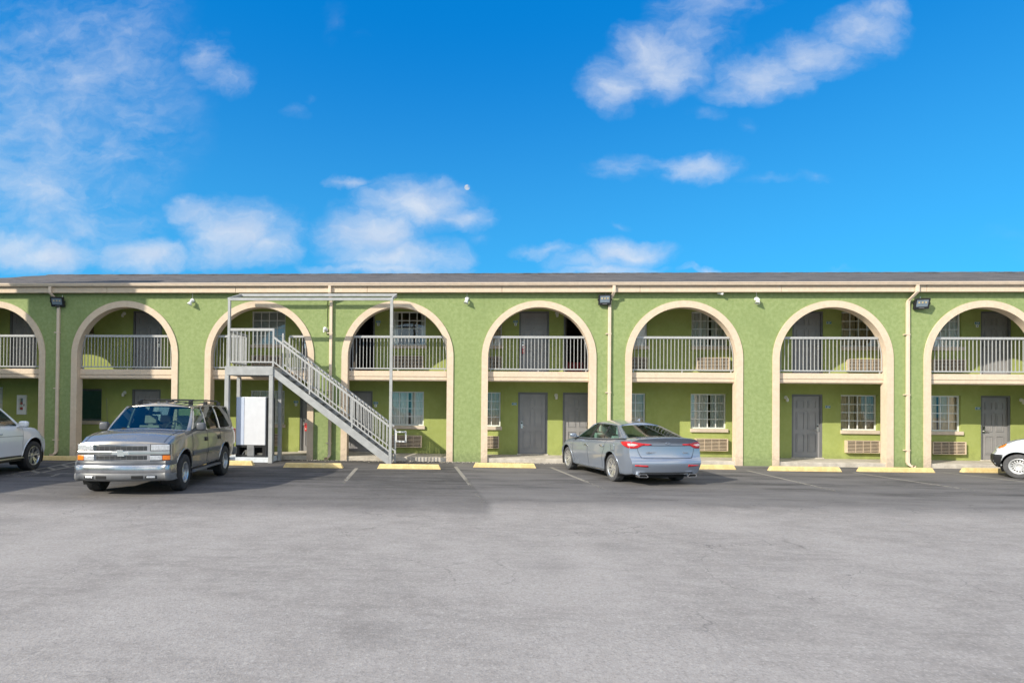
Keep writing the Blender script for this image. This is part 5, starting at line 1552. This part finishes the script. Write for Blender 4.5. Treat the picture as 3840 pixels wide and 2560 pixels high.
stretch = wt.scale(uvw, (1.0, 1.6, 1.0))
fbm = wt.noise(stretch, 8.5, 9, .58, .2)
fb2 = wt.noise(wt.scale(uvw, (1.0, 1.9, 1.0)), 30, 6, .6, .3)
tex = wt.math('ADD', wt.math('MULTIPLY', wt.math('SUBTRACT', fbm, .5), .95), wt.math('MULTIPLY', wt.math('SUBTRACT', fb2, .5), .42))
dens = wt.math('ADD', acc, wt.math('MULTIPLY', tex, wt.ramp(acc, .0, .30)))
cloud = wt.math('MULTIPLY', wt.ramp(dens, .03, 1.18), .84)
# bright cloud added behind the camera to neutralise the ambient light
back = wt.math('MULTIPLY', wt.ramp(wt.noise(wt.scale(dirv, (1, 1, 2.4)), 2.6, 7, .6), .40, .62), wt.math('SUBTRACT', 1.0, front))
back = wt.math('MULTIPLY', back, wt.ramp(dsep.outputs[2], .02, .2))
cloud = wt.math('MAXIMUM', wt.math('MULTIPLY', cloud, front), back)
shade = wt.ramp(wt.noise(wt.vmath('ADD', stretch, (.0, .05, 0)), 10, 6, .6), .35, .7)
ccol = wt.mix(shade, c4((2.75, 3.1, 3.7)), c4((3.4, 3.6, 3.9)))
hs = wt.n('ShaderNodeHueSaturation', Saturation=1.30, Value=1.0, Hue=.497); wt.set(hs.inputs['Color'], sky.outputs[0])
nish = wt.mix(1.0, hs.outputs[0], c4((.14, .90, 1.0)), 'MULTIPLY')
deep = wt.mix(wt.ramp(dsep.outputs[2], .18, .60), c4((.30, 1.74, 3.55)), c4((.0, .92, 2.95)))
skyc = wt.mix(.72, nish, deep)
ccol = wt.mix(front, c4((9.0, 8.2, 7.0)), ccol)  # added cloud behind the camera glows warm as fill light
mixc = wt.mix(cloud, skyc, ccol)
# daytime moon: a small gibbous disc
md = wt.vmath('LENGTH', wt.vmath('SUBTRACT', uv, (-.027, .396, 1.0)))
disc = wt.math('SUBTRACT', 1.0, wt.ramp(md, .0042, .0056))
md2 = wt.vmath('LENGTH', wt.vmath('SUBTRACT', uv, (-.0215, .399, 1.0)))
cut = wt.ramp(md2, .0030, .0062)
mottle = wt.ramp(wt.noise(uv, 420, 2), .35, .65)
mixc = wt.mix(wt.math('MULTIPLY', wt.math('MULTIPLY', disc, wt.math('ADD', .25, wt.math('MULTIPLY', cut, .75))), wt.math('ADD', .65, wt.math('MULTIPLY', mottle, .35))), mixc, c4((2.7, 2.95, 3.25)))
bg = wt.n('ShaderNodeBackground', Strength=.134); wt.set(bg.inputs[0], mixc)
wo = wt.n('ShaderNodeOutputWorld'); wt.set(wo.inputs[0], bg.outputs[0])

sl_ = bpy.data.lights.new('sun', 'SUN'); sl_.energy = 3.25; sl_.angle = R(.55); sl_.color = (1.0, .93, .80)
so = bpy.data.objects.new('sun', sl_); COL.objects.link(so)
so.rotation_euler = (-SUN).to_track_quat('-Z', 'Y').to_euler(); so.location = SUN * 60

# ------------------------------------------------------------------ camera
yaw, pitch, roll = .04997, .0104, .0092
fwd = Vector((-math.sin(yaw) * math.cos(pitch), math.cos(yaw) * math.cos(pitch), math.sin(pitch)))
rt = Vector((math.cos(yaw), math.sin(yaw), 0)); up = rt.cross(fwd)
r2 = rt * math.cos(roll) + up * math.sin(roll); u2 = -rt * math.sin(roll) + up * math.cos(roll)
cam = bpy.data.cameras.new('camera'); co = bpy.data.objects.new('camera', cam); COL.objects.link(co)
mt = Matrix((r2, u2, -fwd)).transposed().to_4x4(); mt.translation = Vector((-1.885, -18.58, 1.688))
co.matrix_world = mt
cam.sensor_width = 36.0; cam.sensor_fit = 'HORIZONTAL'; cam.lens = 2120 / 3840 * 36
cam.shift_x = (1920 - 1696.03) / 3840; cam.shift_y = (1516.03 - 1280) / 3840
cam.clip_end = 3000; cam.clip_start = .05
scene.camera = co

scene.view_settings.view_transform = 'Standard'; scene.view_settings.look = 'None'
scene.view_settings.exposure = 0.82; scene.view_settings.gamma = 1.0
scene.cycles.use_denoising = True
scene.cycles.max_bounces = 8; scene.cycles.transparent_max_bounces = 12
scene.cycles.sample_clamp_indirect = 6.0
